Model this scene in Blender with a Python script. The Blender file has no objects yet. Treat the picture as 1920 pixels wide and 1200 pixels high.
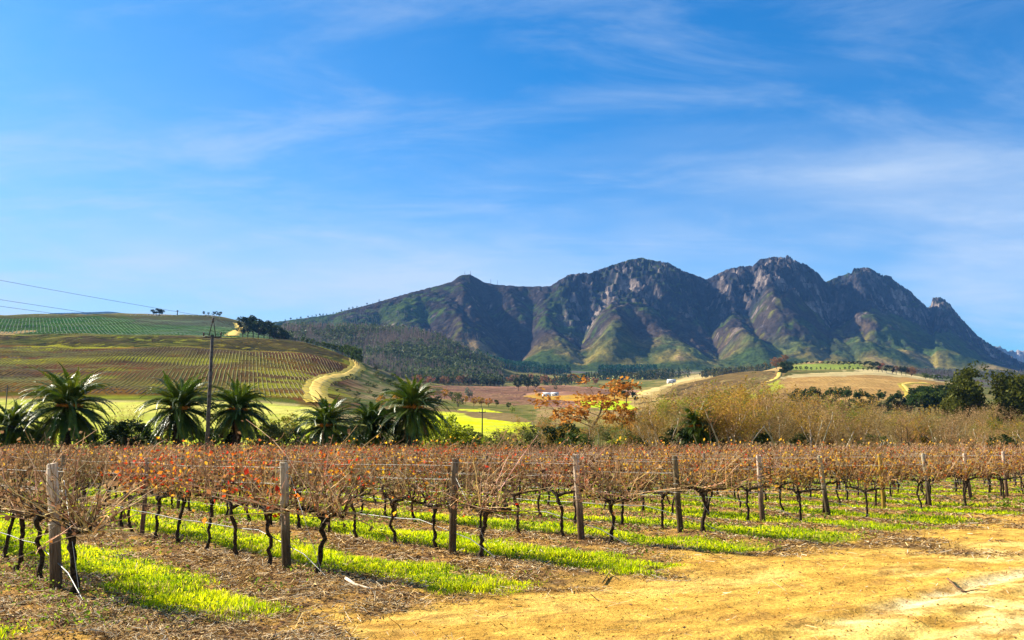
import bpy, math, random
import numpy as np
from mathutils import Vector, Matrix, Euler
R = math.radians
rng = np.random.default_rng(7)
random.seed(7)
scene = bpy.context.scene
COL = scene.collection

# ------------------------------------------------------------------ camera
EYE = 1.7
F = 1663.0                       # focal length in pixels of the 1920 wide photograph
PITCH = math.atan(237 / F)
cam = bpy.data.cameras.new('camera')
cam.sensor_width = 36.0
cam.lens = F / 1920 * 36.0
cam.clip_start = 0.1
cam.clip_end = 30000
cam_ob = bpy.data.objects.new('camera', cam)
COL.objects.link(cam_ob)
cam_ob.location = (0, 0, EYE)
cam_ob.rotation_euler = (math.pi / 2 + PITCH, 0, 0)
scene.camera = cam_ob

HAZE = 0.000032
# ------------------------------------------------------------------ sun, sky, exposure
SUN_EL = R(32.0)
SUN_H = np.array([-0.88, 0.475]); SUN_H /= np.linalg.norm(SUN_H)
SUN_DIR = Vector((SUN_H[0] * math.cos(SUN_EL), SUN_H[1] * math.cos(SUN_EL), math.sin(SUN_EL)))
sun = bpy.data.lights.new('sun', 'SUN')
sun.energy = 5.0
sun.angle = R(0.53)
sun.color = (1.0, 0.92, 0.74)
sun_ob = bpy.data.objects.new('sun', sun)
COL.objects.link(sun_ob)
sun_ob.rotation_euler = SUN_DIR.to_track_quat('Z', 'Y').to_euler()

scene.view_settings.view_transform = 'Standard'
scene.view_settings.look = 'None'
scene.view_settings.gamma = 1.0
scene.view_settings.exposure = 1.5
scene.view_settings.use_curve_mapping = False
scene.cycles.max_bounces = 6
scene.cycles.diffuse_bounces = 2
scene.cycles.glossy_bounces = 2
scene.cycles.transmission_bounces = 3
scene.cycles.volume_bounces = 0
scene.cycles.transparent_max_bounces = 6

world = bpy.data.worlds.new('World')
scene.world = world
world.use_nodes = True
wn, wl = world.node_tree.nodes, world.node_tree.links
wn.clear()
def wnode(t, **k):
    n = wn.new(t)
    for a, v in k.items(): setattr(n, a, v)
    return n
sky = wnode('ShaderNodeTexSky', sky_type='NISHITA', sun_disc=False)
sky.sun_elevation = SUN_EL
sky.sun_rotation = math.atan2(SUN_H[0], SUN_H[1])
sky.altitude = 200
sky.air_density = 1.0
sky.dust_density = 0.5
sky.ozone_density = 2.2
hsv = wnode('ShaderNodeHueSaturation')
hsv.inputs['Hue'].default_value = 0.502
hsv.inputs['Saturation'].default_value = 1.25
hsv.inputs['Value'].default_value = 1.0
wl.new(sky.outputs[0], hsv.inputs['Color'])
gain = wnode('ShaderNodeMixRGB'); gain.blend_type = 'MULTIPLY'; gain.inputs['Fac'].default_value = 1
gain.inputs['Color2'].default_value = (0.07, 0.87, 1.20, 1)
wl.new(hsv.outputs[0], gain.inputs['Color1'])
tc = wnode('ShaderNodeTexCoord')
sep = wnode('ShaderNodeSeparateXYZ')
wl.new(tc.outputs['Generated'], sep.inputs[0])
def wmath(op, a, b=None, c=None, clamp=False):
    n = wnode('ShaderNodeMath', operation=op); n.use_clamp = clamp
    for i, v in enumerate((a, b, c)):
        if v is None: continue
        if isinstance(v, (int, float)): n.inputs[i].default_value = v
        else: wl.new(v, n.inputs[i])
    return n.outputs[0]
den = wmath('ADD', wmath('MAXIMUM', sep.outputs['Z'], 0.0), 0.12)
cx = wmath('DIVIDE', sep.outputs['X'], den)
cy = wmath('DIVIDE', sep.outputs['Y'], den)
comb = wnode('ShaderNodeCombineXYZ')
wl.new(cx, comb.inputs[0]); wl.new(cy, comb.inputs[1])
def wnoise(scale, rot, sc, detail, rough, dist, loc=(0, 0, 0)):
    m = wnode('ShaderNodeMapping')
    m.inputs['Rotation'].default_value = (0, 0, rot)
    m.inputs['Scale'].default_value = sc
    m.inputs['Location'].default_value = loc
    wl.new(comb.outputs[0], m.inputs[0])
    n = wnode('ShaderNodeTexNoise')
    n.inputs['Scale'].default_value = scale
    n.inputs['Detail'].default_value = detail
    n.inputs['Roughness'].default_value = rough
    n.inputs['Distortion'].default_value = dist
    wl.new(m.outputs[0], n.inputs['Vector'])
    return n.outputs['Fac']
n1 = wnoise(0.42, R(-14), (1, 1.5, 1), 4, 0.5, 0.5, (2.3, 0.6, 0))      # big soft veils
n2 = wnoise(1.5, R(-28), (1, 2.0, 1), 7, 0.62, 0.5, (5, 1, 0))            # streaks of cirrus
n3 = wnoise(7.0, R(-28), (1, 1.6, 1), 6, 0.65, 0.4)                       # fine mottling
def wramp(v, lo, hi):
    n = wnode('ShaderNodeMapRange'); n.interpolation_type = 'SMOOTHSTEP'
    n.inputs['From Min'].default_value = lo; n.inputs['From Max'].default_value = hi
    wl.new(v, n.inputs['Value']); return n.outputs[0]
veil = wmath('MULTIPLY', wramp(n1, 0.42, 0.66), 0.66)
# the veil thickens to the side of the sun (left), as high cloud does against the light
az = wmath('MULTIPLY_ADD', sep.outputs['X'], -0.72, 0.03)
low = wmath('SUBTRACT', 1.0, wmath('MULTIPLY', wmath('MAXIMUM', sep.outputs['Z'], 0.0), 2.0), clamp=True)
side = wmath('MULTIPLY', wmath('MAXIMUM', az, 0.0), wmath('MULTIPLY_ADD', low, 0.9, 0.35))
streak = wmath('MULTIPLY', wramp(n2, 0.40, 0.78), 0.40)
fine = wmath('MULTIPLY_ADD', n3, 0.5, 0.72)
cl = wmath('ADD', wmath('ADD', veil, side), streak)
horizon = wmath('MULTIPLY', wmath('POWER', low, 2.6), wmath('MULTIPLY_ADD', wramp(n1, 0.3, 0.6), 0.35, wmath('MAXIMUM', wmath('MULTIPLY_ADD', sep.outputs['X'], -0.7, 0.72), 0.32)))
cl = wmath('MULTIPLY', cl, fine)
cl = wmath('MINIMUM', wmath('MAXIMUM', cl, 0.0), 0.90)
mix = wnode('ShaderNodeMixRGB')
mix.inputs['Color2'].default_value = (4.2, 5.2, 6.5, 1)
wl.new(cl, mix.inputs['Fac']); wl.new(gain.outputs[0], mix.inputs['Color1'])
bg = wnode('ShaderNodeBackground')
bg.inputs['Strength'].default_value = 0.05
mix2 = wnode('ShaderNodeMixRGB')
mix2.inputs['Color2'].default_value = (5.6, 6.2, 6.8, 1)
wl.new(wmath('MINIMUM', horizon, 0.9), mix2.inputs['Fac']); wl.new(mix.outputs[0], mix2.inputs['Color1'])
wl.new(mix2.outputs[0], bg.inputs['Color'])
wo = wnode('ShaderNodeOutputWorld')
wl.new(bg.outputs[0], wo.inputs['Surface'])

# ------------------------------------------------------------------ helpers
def px2s(px): return (px - 960.0) / 1680.0             # photo column -> X / Y
def py2t(py): return np.tan(PITCH + np.arctan((600.0 - py) / F))   # photo row -> (z-EYE)/Y
def ground_pt(px, py):
    """point of the flat near ground (z = 0) under a photo pixel"""
    t = py2t(py); Y = -EYE / t
    depth = Y * math.cos(PITCH) - EYE * math.sin(PITCH)
    return (px - 960) / F * depth, Y
def at(px, py, Y):
    t = py2t(py); Z = Y * t
    depth = Y * math.cos(PITCH) + Z * math.sin(PITCH)
    return (px - 960) / F * depth, Y, Z + EYE

def _hash(ix, iy, seed):
    n = (ix.astype(np.int64) * 374761393 + iy.astype(np.int64) * 668265263 + seed * 974634777) & 0xFFFFFFFF
    n = ((n ^ (n >> 13)) * 1274126177) & 0xFFFFFFFF
    n = n ^ (n >> 16)
    return (n & 0xFFFF) / 65535.0
def vnoise(x, y, seed=0):
    ix = np.floor(x); iy = np.floor(y)
    fx = x - ix; fy = y - iy
    fx = fx * fx * fx * (fx * (fx * 6 - 15) + 10); fy = fy * fy * fy * (fy * (fy * 6 - 15) + 10)
    ix = ix.astype(np.int64); iy = iy.astype(np.int64)
    a = _hash(ix, iy, seed); b = _hash(ix + 1, iy, seed); c = _hash(ix, iy + 1, seed); d = _hash(ix + 1, iy + 1, seed)
    return (a + (b - a) * fx) * (1 - fy) + (c + (d - c) * fx) * fy
def fbm(x, y, octv=5, seed=0, gain=0.5, ridged=False):
    x = np.asarray(x, float); y = np.asarray(y, float)
    s = 0; amp = 1; tot = 0
    for o in range(octv):
        ca, sa = math.cos(0.6 * o + seed), math.sin(0.6 * o + seed)
        v = vnoise((x * ca - y * sa) * 2 ** o + 13.7 * o, (x * sa + y * ca) * 2 ** o - 7.1 * o, seed + o)
        if ridged: v = 1 - np.abs(2 * v - 1)
        s = s + v * amp; tot += amp; amp *= gain
    return s / tot
def sstep(a, b, x):
    t = np.clip((x - a) / (b - a), 0, 1); return t * t * (3 - 2 * t)

def new_mesh(name, V, F_, mats=(), midx=None, smooth=False, cols=None, colname='tint'):
    """V (n,3); F_ an int array (m,3|4) or a list of such arrays; cols per-vertex rgb"""
    V = np.asarray(V, np.float32)
    Fs = [np.asarray(f, np.int32) for f in (F_ if isinstance(F_, list) else [F_]) if len(f)]
    me = bpy.data.meshes.new(name)
    nl = sum(f.size for f in Fs); nf = sum(len(f) for f in Fs)
    me.vertices.add(len(V)); me.vertices.foreach_set('co', V.ravel())
    me.loops.add(nl); me.loops.foreach_set('vertex_index', np.concatenate([f.ravel() for f in Fs]))
    me.polygons.add(nf)
    tot = np.concatenate([np.full(len(f), f.shape[1], np.int32) for f in Fs])
    st = np.concatenate([[0], np.cumsum(tot)[:-1]]).astype(np.int32)
    me.polygons.foreach_set('loop_start', st)
    try: me.polygons.foreach_set('loop_total', tot)
    except Exception: pass
    for m in mats: me.materials.append(m)
    if midx is not None: me.polygons.foreach_set('material_index', np.asarray(midx, np.int32))
    me.update(calc_edges=True)
    if smooth: me.polygons.foreach_set('use_smooth', np.ones(nf, bool))
    if cols is not None:
        ca = me.color_attributes.new(colname, 'FLOAT_COLOR', 'POINT')
        c = np.ones((len(V), 4), np.float32); c[:, :cols.shape[1]] = cols
        ca.data.foreach_set('color', c.ravel())
    return me

def obj(name, me, parent=None, loc=None, rot=None, sc=None, kind=None, label=None, cat=None, group=None):
    o = bpy.data.objects.new(name, me)
    COL.objects.link(o)
    if parent is not None: o.parent = parent
    if loc is not None: o.location = loc
    if rot is not None: o.rotation_euler = rot
    if sc is not None: o.scale = (sc, sc, sc) if isinstance(sc, (int, float)) else sc
    if kind: o['kind'] = kind
    if label: o['label'] = label
    if cat: o['category'] = cat
    if group: o['group'] = group
    return o

class MB:
    """collects vertices and faces of one mesh"""
    def __init__(s): s.v = []; s.f3 = []; s.f4 = []; s.n = 0; s.c = []; s.m3 = []; s.m4 = []
    def add(s, V, F_, m=0, col=None):
        V = np.asarray(V, float).reshape(-1, 3); F_ = np.asarray(F_, int)
        if F_.shape[1] == 3: s.f3.append(F_ + s.n); s.m3 += [m] * len(F_)
        else: s.f4.append(F_ + s.n); s.m4 += [m] * len(F_)
        s.v.append(V); s.n += len(V)
        s.c.append(np.tile(np.asarray(col if col is not None else (1, 1, 1), float), (len(V), 1)) if np.ndim(col) < 2 else np.asarray(col, float))
    def tube(s, P, rad, k=5, m=0, cap=True, col=None, jit=0.0):
        P = np.asarray(P, float); n = len(P)
        rad = np.broadcast_to(np.asarray(rad, float), (n,))
        T = np.gradient(P, axis=0); T /= np.linalg.norm(T, axis=1)[:, None] + 1e-9
        ref = np.array([0, 0, 1.0]) if abs(T[0, 2]) < 0.8 else np.array([1.0, 0, 0])
        U = np.cross(T, ref); U /= np.linalg.norm(U, axis=1)[:, None] + 1e-9
        W = np.cross(T, U)
        a = np.arange(k) / k * 2 * math.pi
        rr = rad[:, None] * (1 + (jit * rng.uniform(-1, 1, (n, k)) if jit else 0))
        V = P[:, None, :] + rr[..., None] * (np.cos(a)[None, :, None] * U[:, None, :] + np.sin(a)[None, :, None] * W[:, None, :])
        i = np.arange(n - 1)[:, None] * k; j = np.arange(k)[None, :]; j2 = (j + 1) % k
        Fq = np.stack([i + j, i + j2, i + k + j2, i + k + j], -1).reshape(-1, 4)
        s.add(V.reshape(-1, 3), Fq, m, col)
        if cap and k >= 3:
            b = s.n - n * k
            ft = np.stack([np.full(k - 2, (n - 1) * k), (n - 1) * k + np.arange(1, k - 1), (n - 1) * k + np.arange(2, k)], -1)
            fb = np.stack([np.full(k - 2, 0), np.arange(2, k), np.arange(1, k - 1)], -1)
            s.f3.append(np.concatenate([ft, fb]) + b); s.m3 += [m] * (2 * (k - 2))
    def box(s, c, d, rot=0.0, m=0, col=None):
        c = np.asarray(c, float); d = np.asarray(d, float) / 2
        q = np.array([[x, y, z] for z in (-1, 1) for y in (-1, 1) for x in (-1, 1)], float) * d
        ca, sa = math.cos(rot), math.sin(rot)
        q = np.stack([q[:, 0] * ca - q[:, 1] * sa, q[:, 0] * sa + q[:, 1] * ca, q[:, 2]], -1) + c
        s.add(q, [[0, 2, 3, 1], [4, 5, 7, 6], [0, 1, 5, 4], [2, 6, 7, 3], [0, 4, 6, 2], [1, 3, 7, 5]], m, col)
    def quads(s, C, A, B, m=0, col=None):
        """many quads: centres C, half-axes A and B (n,3)"""
        n = len(C)
        V = np.stack([C - A - B, C + A - B, C + A + B, C - A + B], 1).reshape(-1, 3)
        c = None if col is None else (np.repeat(col, 4, axis=0) if np.ndim(col) == 2 else col)
        s.add(V, np.arange(4 * n).reshape(-1, 4), m, c)
    def mesh(s, name, mats, smooth=False, cols=False):
        V = np.concatenate(s.v); Fs = []; mi = []
        if s.f3: Fs.append(np.concatenate(s.f3)); mi += s.m3
        if s.f4: Fs.append(np.concatenate(s.f4)); mi += s.m4
        return new_mesh(name, V, Fs, mats, mi if len(mats) > 1 else None, smooth, np.concatenate(s.c) if cols else None)

def rand_unit(n):
    v = rng.normal(size=(n, 3)); return v / np.linalg.norm(v, axis=1)[:, None]
def leaf_axes(n, size, flat=0.0):
    """random pair of perpendicular half axes for n leaves"""
    N = rand_unit(n); N[:, 2] += flat; N /= np.linalg.norm(N, axis=1)[:, None]
    A = np.cross(N, rand_unit(n)); A /= np.linalg.norm(A, axis=1)[:, None] + 1e-9
    B = np.cross(N, A)
    sz = np.asarray(size).reshape(-1, 1)
    return A * sz, B * sz * 0.6

# ------------------------------------------------------------------ materials
def mat(name, c1, c2=None, scale=3.0, rough=0.85, detail=6, bump=0.0, bscale=None, trans=0.0, attr=False,
        rnd=0.0, coord='Object', spec=0.06, stretch=(1, 1, 1), lo=0.35, hi=0.65, tcol=None):
    m = bpy.data.materials.new(name); m.use_nodes = True
    N, L = m.node_tree.nodes, m.node_tree.links
    N.clear()
    out = N.new('ShaderNodeOutputMaterial'); p = N.new('ShaderNodeBsdfPrincipled')
    p.inputs['Roughness'].default_value = rough
    p.inputs['Specular IOR Level'].default_value = spec
    t = N.new('ShaderNodeTexCoord'); mp = N.new('ShaderNodeMapping'); mp.inputs['Scale'].default_value = stretch
    L.new(t.outputs[coord], mp.inputs[0])
    nz = N.new('ShaderNodeTexNoise'); nz.inputs['Scale'].default_value = scale; nz.inputs['Detail'].default_value = detail
    L.new(mp.outputs[0], nz.inputs['Vector'])
    mr = N.new('ShaderNodeMapRange'); mr.inputs['From Min'].default_value = lo; mr.inputs['From Max'].default_value = hi
    L.new(nz.outputs['Fac'], mr.inputs['Value'])
    mx = N.new('ShaderNodeMixRGB'); mx.inputs['Color1'].default_value = (*c1, 1); mx.inputs['Color2'].default_value = (*(c2 or c1), 1)
    L.new(mr.outputs[0], mx.inputs['Fac'])
    col = mx.outputs[0]
    if attr:
        at_ = N.new('ShaderNodeAttribute'); at_.attribute_name = 'tint'
        mu = N.new('ShaderNodeMixRGB'); mu.blend_type = 'MULTIPLY'; mu.inputs['Fac'].default_value = 1
        L.new(col, mu.inputs['Color1']); L.new(at_.outputs['Color'], mu.inputs['Color2']); col = mu.outputs[0]
    if rnd:
        oi = N.new('ShaderNodeObjectInfo'); h = N.new('ShaderNodeHueSaturation')
        a = N.new('ShaderNodeMapRange'); a.inputs['To Min'].default_value = 1 - rnd; a.inputs['To Max'].default_value = 1 + rnd
        L.new(oi.outputs['Random'], a.inputs['Value']); L.new(a.outputs[0], h.inputs['Value'])
        b = N.new('ShaderNodeMapRange'); b.inputs['To Min'].default_value = 0.5 + rnd * 0.08; b.inputs['To Max'].default_value = 0.5 - rnd * 0.08
        L.new(oi.outputs['Random'], b.inputs['Value']); L.new(b.outputs[0], h.inputs['Hue'])
        L.new(col, h.inputs['Color']); col = h.outputs[0]
    L.new(col, p.inputs['Base Color'])
    if bump:
        b = N.new('ShaderNodeBump'); b.inputs['Strength'].default_value = 1.0; b.inputs['Distance'].default_value = bump
        n2 = N.new('ShaderNodeTexNoise'); n2.inputs['Scale'].default_value = bscale or scale * 3; n2.inputs['Detail'].default_value = 6
        L.new(mp.outputs[0], n2.inputs['Vector']); L.new(n2.outputs['Fac'], b.inputs['Height']); L.new(b.outputs[0], p.inputs['Normal'])
    sh = p.outputs[0]
    if trans:
        tr = N.new('ShaderNodeBsdfTranslucent'); ms = N.new('ShaderNodeMixShader'); ms.inputs['Fac'].default_value = trans
        if tcol:
            mt = N.new('ShaderNodeMixRGB'); mt.blend_type = 'MULTIPLY'; mt.inputs['Fac'].default_value = 1
            mt.inputs['Color2'].default_value = (*tcol, 1)
            L.new(col, mt.inputs['Color1']); L.new(mt.outputs[0], tr.inputs['Color'])
        else: L.new(col, tr.inputs['Color'])
        L.new(sh, ms.inputs[1]); L.new(tr.outputs[0], ms.inputs[2]); sh = ms.outputs[0]
    L.new(sh, out.inputs['Surface'])
    return m

def attr_mat(name, fine=1.0, amount=0.35, rough=0.95, bump=0.0, bscale=4.0, fine2=None, coord='Object', stretch=(1, 1, 1)):
    """colour from the vertex attribute, modulated by fine noise"""
    m = bpy.data.materials.new(name); m.use_nodes = True
    N, L = m.node_tree.nodes, m.node_tree.links
    p = N['Principled BSDF']; p.inputs['Roughness'].default_value = rough; p.inputs['Specular IOR Level'].default_value = 0.0
    a = N.new('ShaderNodeAttribute'); a.attribute_name = 'tint'
    t = N.new('ShaderNodeTexCoord'); mp = N.new('ShaderNodeMapping'); mp.inputs['Scale'].default_value = stretch
    L.new(t.outputs[coord], mp.inputs[0])
    col = a.outputs['Color']
    for i, (sc, am) in enumerate([(fine, amount)] + ([(fine2, amount)] if fine2 else [])):
        nz = N.new('ShaderNodeTexNoise'); nz.inputs['Scale'].default_value = sc; nz.inputs['Detail'].default_value = 8; nz.inputs['Roughness'].default_value = 0.7
        L.new(mp.outputs[0], nz.inputs['Vector'])
        r = N.new('ShaderNodeMapRange'); r.inputs['From Min'].default_value = 0.3; r.inputs['From Max'].default_value = 0.7
        r.inputs['To Min'].default_value = 1 - am; r.inputs['To Max'].default_value = 1 + am
        L.new(nz.outputs['Fac'], r.inputs['Value'])
        h = N.new('ShaderNodeHueSaturation'); L.new(r.outputs[0], h.inputs['Value']); L.new(col, h.inputs['Color'])
        col = h.outputs[0]
    L.new(col, p.inputs['Base Color'])
    if bump:
        b = N.new('ShaderNodeBump'); b.inputs['Strength'].default_value = 1.0; b.inputs['Distance'].default_value = bump
        n2 = N.new('ShaderNodeTexNoise'); n2.inputs['Scale'].default_value = bscale; n2.inputs['Detail'].default_value = 8; n2.inputs['Roughness'].default_value = 0.65
        L.new(mp.outputs[0], n2.inputs['Vector']); L.new(n2.outputs['Fac'], b.inputs['Height']); L.new(b.outputs[0], p.inputs['Normal'])
    return m

# ------------------------------------------------------------------ terrain height (valley, hills)
_PX = [-900, -300, 0, 200, 400, 520, 600, 660, 760, 850, 950, 1100, 1250, 1400, 1500, 1620, 1760, 1920, 2300, 2900]
_TAB = {  # Y : photo row of the ground at each column
    200:  [815]*20,
    300:  [790, 790, 790, 791, 791, 792, 793, 794, 795, 797, 798, 798, 797, 796, 796, 796, 798, 800, 800, 800],
    400:  [745, 746, 748, 752, 757, 760, 762, 768, 778, 783, 785, 784, 782, 780, 780, 780, 785, 788, 788, 788],
    520:  [700, 702, 706, 712, 717, 722, 730, 747, 762, 770, 772, 770, 766, 762, 762, 762, 768, 775, 775, 775],
    640:  [667, 668, 672, 677, 680, 685, 697, 722, 744, 758, 762, 758, 752, 742, 740, 742, 748, 762, 765, 765],
    760:  [640, 641, 645, 648, 650, 655, 668, 695, 726, 748, 753, 748, 742, 722, 716, 718, 728, 752, 757, 757],
    850:  [620, 622, 627, 629, 630, 634, 643, 667, 708, 742, 748, 744, 737, 706, 704, 704, 716, 746, 752, 752],
    1000: [618, 620, 626, 629, 632, 640, 662, 700, 730, 739, 741, 737, 730, 694, 699, 699, 712, 740, 747, 747],
    1180: [602, 604, 607, 609, 612, 636, 690, 720, 732, 734, 735, 731, 727, 697, 697, 697, 712, 734, 740, 740],
    1400: [586, 587, 589, 588, 590, 622, 690, 716, 722, 724, 728, 725, 720, 704, 687, 687, 712, 727, 733, 733],
    1650: [590, 590, 596, 596, 600, 640, 688, 700, 704, 710, 722, 719, 714, 707, 677, 677, 708, 720, 726, 726],
    1900: [610, 610, 612, 612, 616, 632, 660, 662, 662, 676, 716, 714, 710, 706, 692, 694, 705, 714, 720, 720],
    2150: [625, 625, 625, 625, 625, 616, 616, 614, 620, 636, 704, 708, 706, 702, 700, 701, 702, 708, 712, 712],
    2500: [640, 640, 640, 640, 640, 636, 636, 636, 640, 660, 696, 703, 701, 698, 698, 699, 700, 702, 706, 706],
    3000: [665, 665, 665, 660, 655, 650, 650, 650, 660, 676, 690, 697, 696, 694, 693, 694, 696, 698, 700, 700],
    3600: [665, 665, 665, 660, 655, 650, 650, 650, 660, 676, 690, 697, 696, 694, 693, 694, 696, 698, 700, 700],
}
_Yk = np.array(sorted(_TAB)); _tk = np.array([py2t(np.array(_TAB[y], float)) for y in _Yk]) * _Yk[:, None] + EYE
_ns, _ny = 361, 400
_sg = np.linspace(-1.1, 1.1, _ns); _lg = np.linspace(math.log(85), math.log(3600), _ny)
_sk = px2s(np.array(_PX, float))
_rows = np.array([np.interp(_sg, _sk, r) for r in _tk])
_near = np.array([np.zeros(_ns), np.full(_ns, 0.8)])
_rows = np.concatenate([_near, _rows]); _Yk2 = np.concatenate([[84, 130], _Yk])
_G = np.array([np.interp(_lg, np.log(_Yk2), _rows[:, j]) for j in range(_ns)]).T
def _blur(a, ax, r):
    k = np.hanning(2 * r + 3)[1:-1]; k /= k.sum()
    p = np.pad(a, [(r, r) if i == ax else (0, 0) for i in (0, 1)], mode='edge')
    return np.apply_along_axis(lambda v: np.convolve(v, k, 'valid'), ax, p)
_G = _blur(_blur(_G, 0, 7), 1, 8)
_YY, _SS = np.meshgrid(np.exp(_lg), _sg, indexing='ij')
def tz(x, y):
    x = np.asarray(x, float); y = np.asarray(y, float)
    ys = np.maximum(y, 1.0)
    u = np.clip((x / ys + 1.1) / 2.2 * (_ns - 1), 0, _ns - 1.001)
    v = np.clip((np.log(ys) - _lg[0]) / (_lg[-1] - _lg[0]) * (_ny - 1), 0, _ny - 1.001)
    i = v.astype(int); j = u.astype(int); fi = v - i; fj = u - j
    z = (_G[i, j] * (1 - fj) + _G[i, j + 1] * fj) * (1 - fi) + (_G[i + 1, j] * (1 - fj) + _G[i + 1, j + 1] * fj) * fi
    w = sstep(88, 130, y)
    und = (fbm(x / 60, y / 60, 3, 5) - 0.5) * np.clip((y - 130) / 500, 0, 1) * 6
    return z * w * (y > 85) + und
def tz1(x, y): return float(tz(np.array([x]), np.array([y]))[0])
def on_ground(px, Y):
    x = px2s(px) * Y
    return x, Y, tz1(x, Y)
# ------------------------------------------------------------------ photo pixel -> first point on the terrain
_march = np.exp(np.linspace(math.log(90), math.log(3550), 1500))
def hit(px, py, ymin=90.0):
    x = px2s(px) * _march
    z = tz(x, _march)
    ray = EYE + _march * py2t(py)
    k = np.nonzero((z >= ray) & (_march >= ymin))[0]
    Y = _march[k[0]] if len(k) else _march[-1]
    return px2s(px) * Y, Y, tz1(px2s(px) * Y, Y)
def poly_world(pts, ymin=90.0):
    return np.array([hit(a, b, ymin)[:2] for a, b in pts])
def inside(P, x, y):
    r = np.zeros(np.shape(x), bool); n = len(P)
    for i in range(n):
        x1, y1 = P[i]; x2, y2 = P[(i + 1) % n]
        c = ((y1 > y) != (y2 > y)) & (x < (x2 - x1) * (y - y1) / ((y2 - y1) if y2 != y1 else 1e-9) + x1)
        r ^= c
    return r

# ------------------------------------------------------------------ ground of the vineyard (near sheet)
DA = np.array([-0.643, 0.766]); DA /= np.linalg.norm(DA)      # along the vine rows, away from the headland
DC = np.array([DA[1], -DA[0]])                                # across the rows
C0, SP, AEND = 2.52, 2.86, 11.2
def row_coords(x, y): return x * DA[0] + y * DA[1], x * DC[0] + y * DC[1]
def from_row(a, c): return a * DA[0] + c * DC[0], a * DA[1] + c * DC[1]
def grass_mask(x, y):
    a, c = row_coords(x, y)
    u = (c - C0) / SP
    fr = np.abs(u - np.floor(u) - 0.5) * SP
    k = np.floor(u)
    n = fbm(x * 1.3, y * 1.3, 4, 3); n2 = fbm(x * 0.35, y * 0.35, 3, 9)
    half = 0.62 + (n - 0.5) * 0.7 + (n2 - 0.5) * 0.9
    end = 8.6 + (vnoise(k * 1.7, k * 0.3, 4) - 0.5) * 1.6 + (n - 0.5) * 1.2
    g = sstep(0.30, -0.22, fr - half) * sstep(-0.3, 0.4, a - end)
    g = g * sstep(0.30, 0.50, n2 + 0.22 * sstep(30, 16, y) + 0.06 - .05 * sstep(4, 9, u))
    return g * (u > -1.2)
def litter_mask(x, y):
    a, c = row_coords(x, y)
    n = fbm(x * 0.9, y * 0.9, 4, 21); n2 = fbm(x * 0.3, y * 0.5, 3, 31)
    field = sstep(7.6, 9.6, a + (n - 0.5) * 3.0)
    band = sstep(0.52, 0.66, n2 + (n - 0.5) * 0.5) * sstep(4.6, 6.4, a) * 0.9
    return np.clip(np.maximum(field, band), 0, 1)
def near_z(x, y):
    a, c = row_coords(x, y)
    u = (c - C0) / SP; fr = np.abs(u - np.round(u)) * SP
    infield = sstep(7.5, 10, a)
    z = 0.05 * np.exp(-(fr / 0.5) ** 2) * infield
    z = z + (fbm(x * 0.5, y * 0.5, 3, 2) - 0.5) * 0.10
    z = z + (fbm(x * 3, y * 3, 4, 8) - 0.5) * (0.03 + 0.05 * infield)
    # wheel ruts of the farm track, parallel to the row ends
    for ar, w, d in ((4.75, 0.16, 0.035), (4.2, 0.12, 0.02), (3.1, 0.2, 0.04), (2.6, .14, .02), (5.9, 0.1, 0.012)):
        aa = a + (vnoise(c * 0.25, c * 0 + ar, 5) - 0.5) * 0.5
        z = z - d * np.exp(-((aa - ar) / w) ** 2) + d * 0.5 * np.exp(-((aa - ar - 1.7 * w) / w) ** 2)
    return z * sstep(88, 60, y)
SAND = np.array([0.64, 0.375, 0.075]); SANDL = np.array([0.82, 0.60, 0.21]); SOIL = np.array([0.17, 0.095, 0.045])
EARTH = np.array([0.36, 0.20, 0.065]); GRN = np.array([0.10, 0.15, 0.015])
def lerp(a, b, t): return a + (b - a) * np.asarray(t)[..., None]
def near_grid(s0, s1, ns, ys):
    S = np.linspace(s0, s1, ns); Yg, Sg = np.meshgrid(ys, S, indexing='ij')
    return Sg * Yg, Yg
ys = np.exp(np.arange(math.log(3.4), math.log(86), 0.0056)); ys[-1] = 86
Sx, Sy = near_grid(-0.95, 0.95, 480, ys)
gz = near_z(Sx, Sy)
def near_cols(x, y):
    a, c = row_coords(x, y)
    f = fbm(x * 0.7, y * 0.7, 5, 40); f2 = fbm(x * 4, y * 4, 4, 41); f3 = fbm(a * 1.1, c * 0.12, 4, 44)
    L_ = litter_mask(x, y)
    col = lerp(SAND, SANDL, sstep(0.44, 0.62, f3 * 0.6 + f * 0.4) * sstep(9.5, 3.5, a))
    for ar, w, k in ((4.75, .18, .8), (3.1, .25, .9), (3.7, .25, .5), (2.2, .3, .6), (1.2, .4, .6)):
        aa = a + (vnoise(c * 0.25, c * 0 + ar, 5) - 0.5) * 0.5
        col = lerp(col, np.array([0.88, 0.72, 0.40]), np.exp(-((aa - ar) / w) ** 2) * k * sstep(0.35, 0.6, f))
    soil = lerp(EARTH, SOIL, sstep(0.38, 0.6, f2 * 0.5 + f * 0.5))
    col = lerp(col, np.array([.45, .235, .045]), sstep(.50, .66, fbm(x * 1.7, y * 2.6, 4, 47)) * .7)
    col = lerp(col, np.array([.34, .18, .05]), sstep(.60, .70, fbm(a * 6, c * 2.2, 3, 48)) * .6)
    col = lerp(col, soil, np.clip(L_ * 1.15 - 0.1, 0, 1) * (0.55 + 0.45 * sstep(0.35, 0.6, f2)))
    col = lerp(col, np.array([.22, .32, .01]), grass_mask(x, y) * 0.9)
    return col
cols = near_cols(Sx, Sy)
def grid_faces(ny, nx):
    i = np.arange(ny - 1)[:, None] * nx + np.arange(nx - 1)[None, :]
    return np.stack([i, i + 1, i + nx + 1, i + nx], -1).reshape(-1, 4)
M_near = attr_mat('vineyard_earth', 5.0, 0.36, bump=0.05, bscale=14.0, fine2=55.0)
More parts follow.
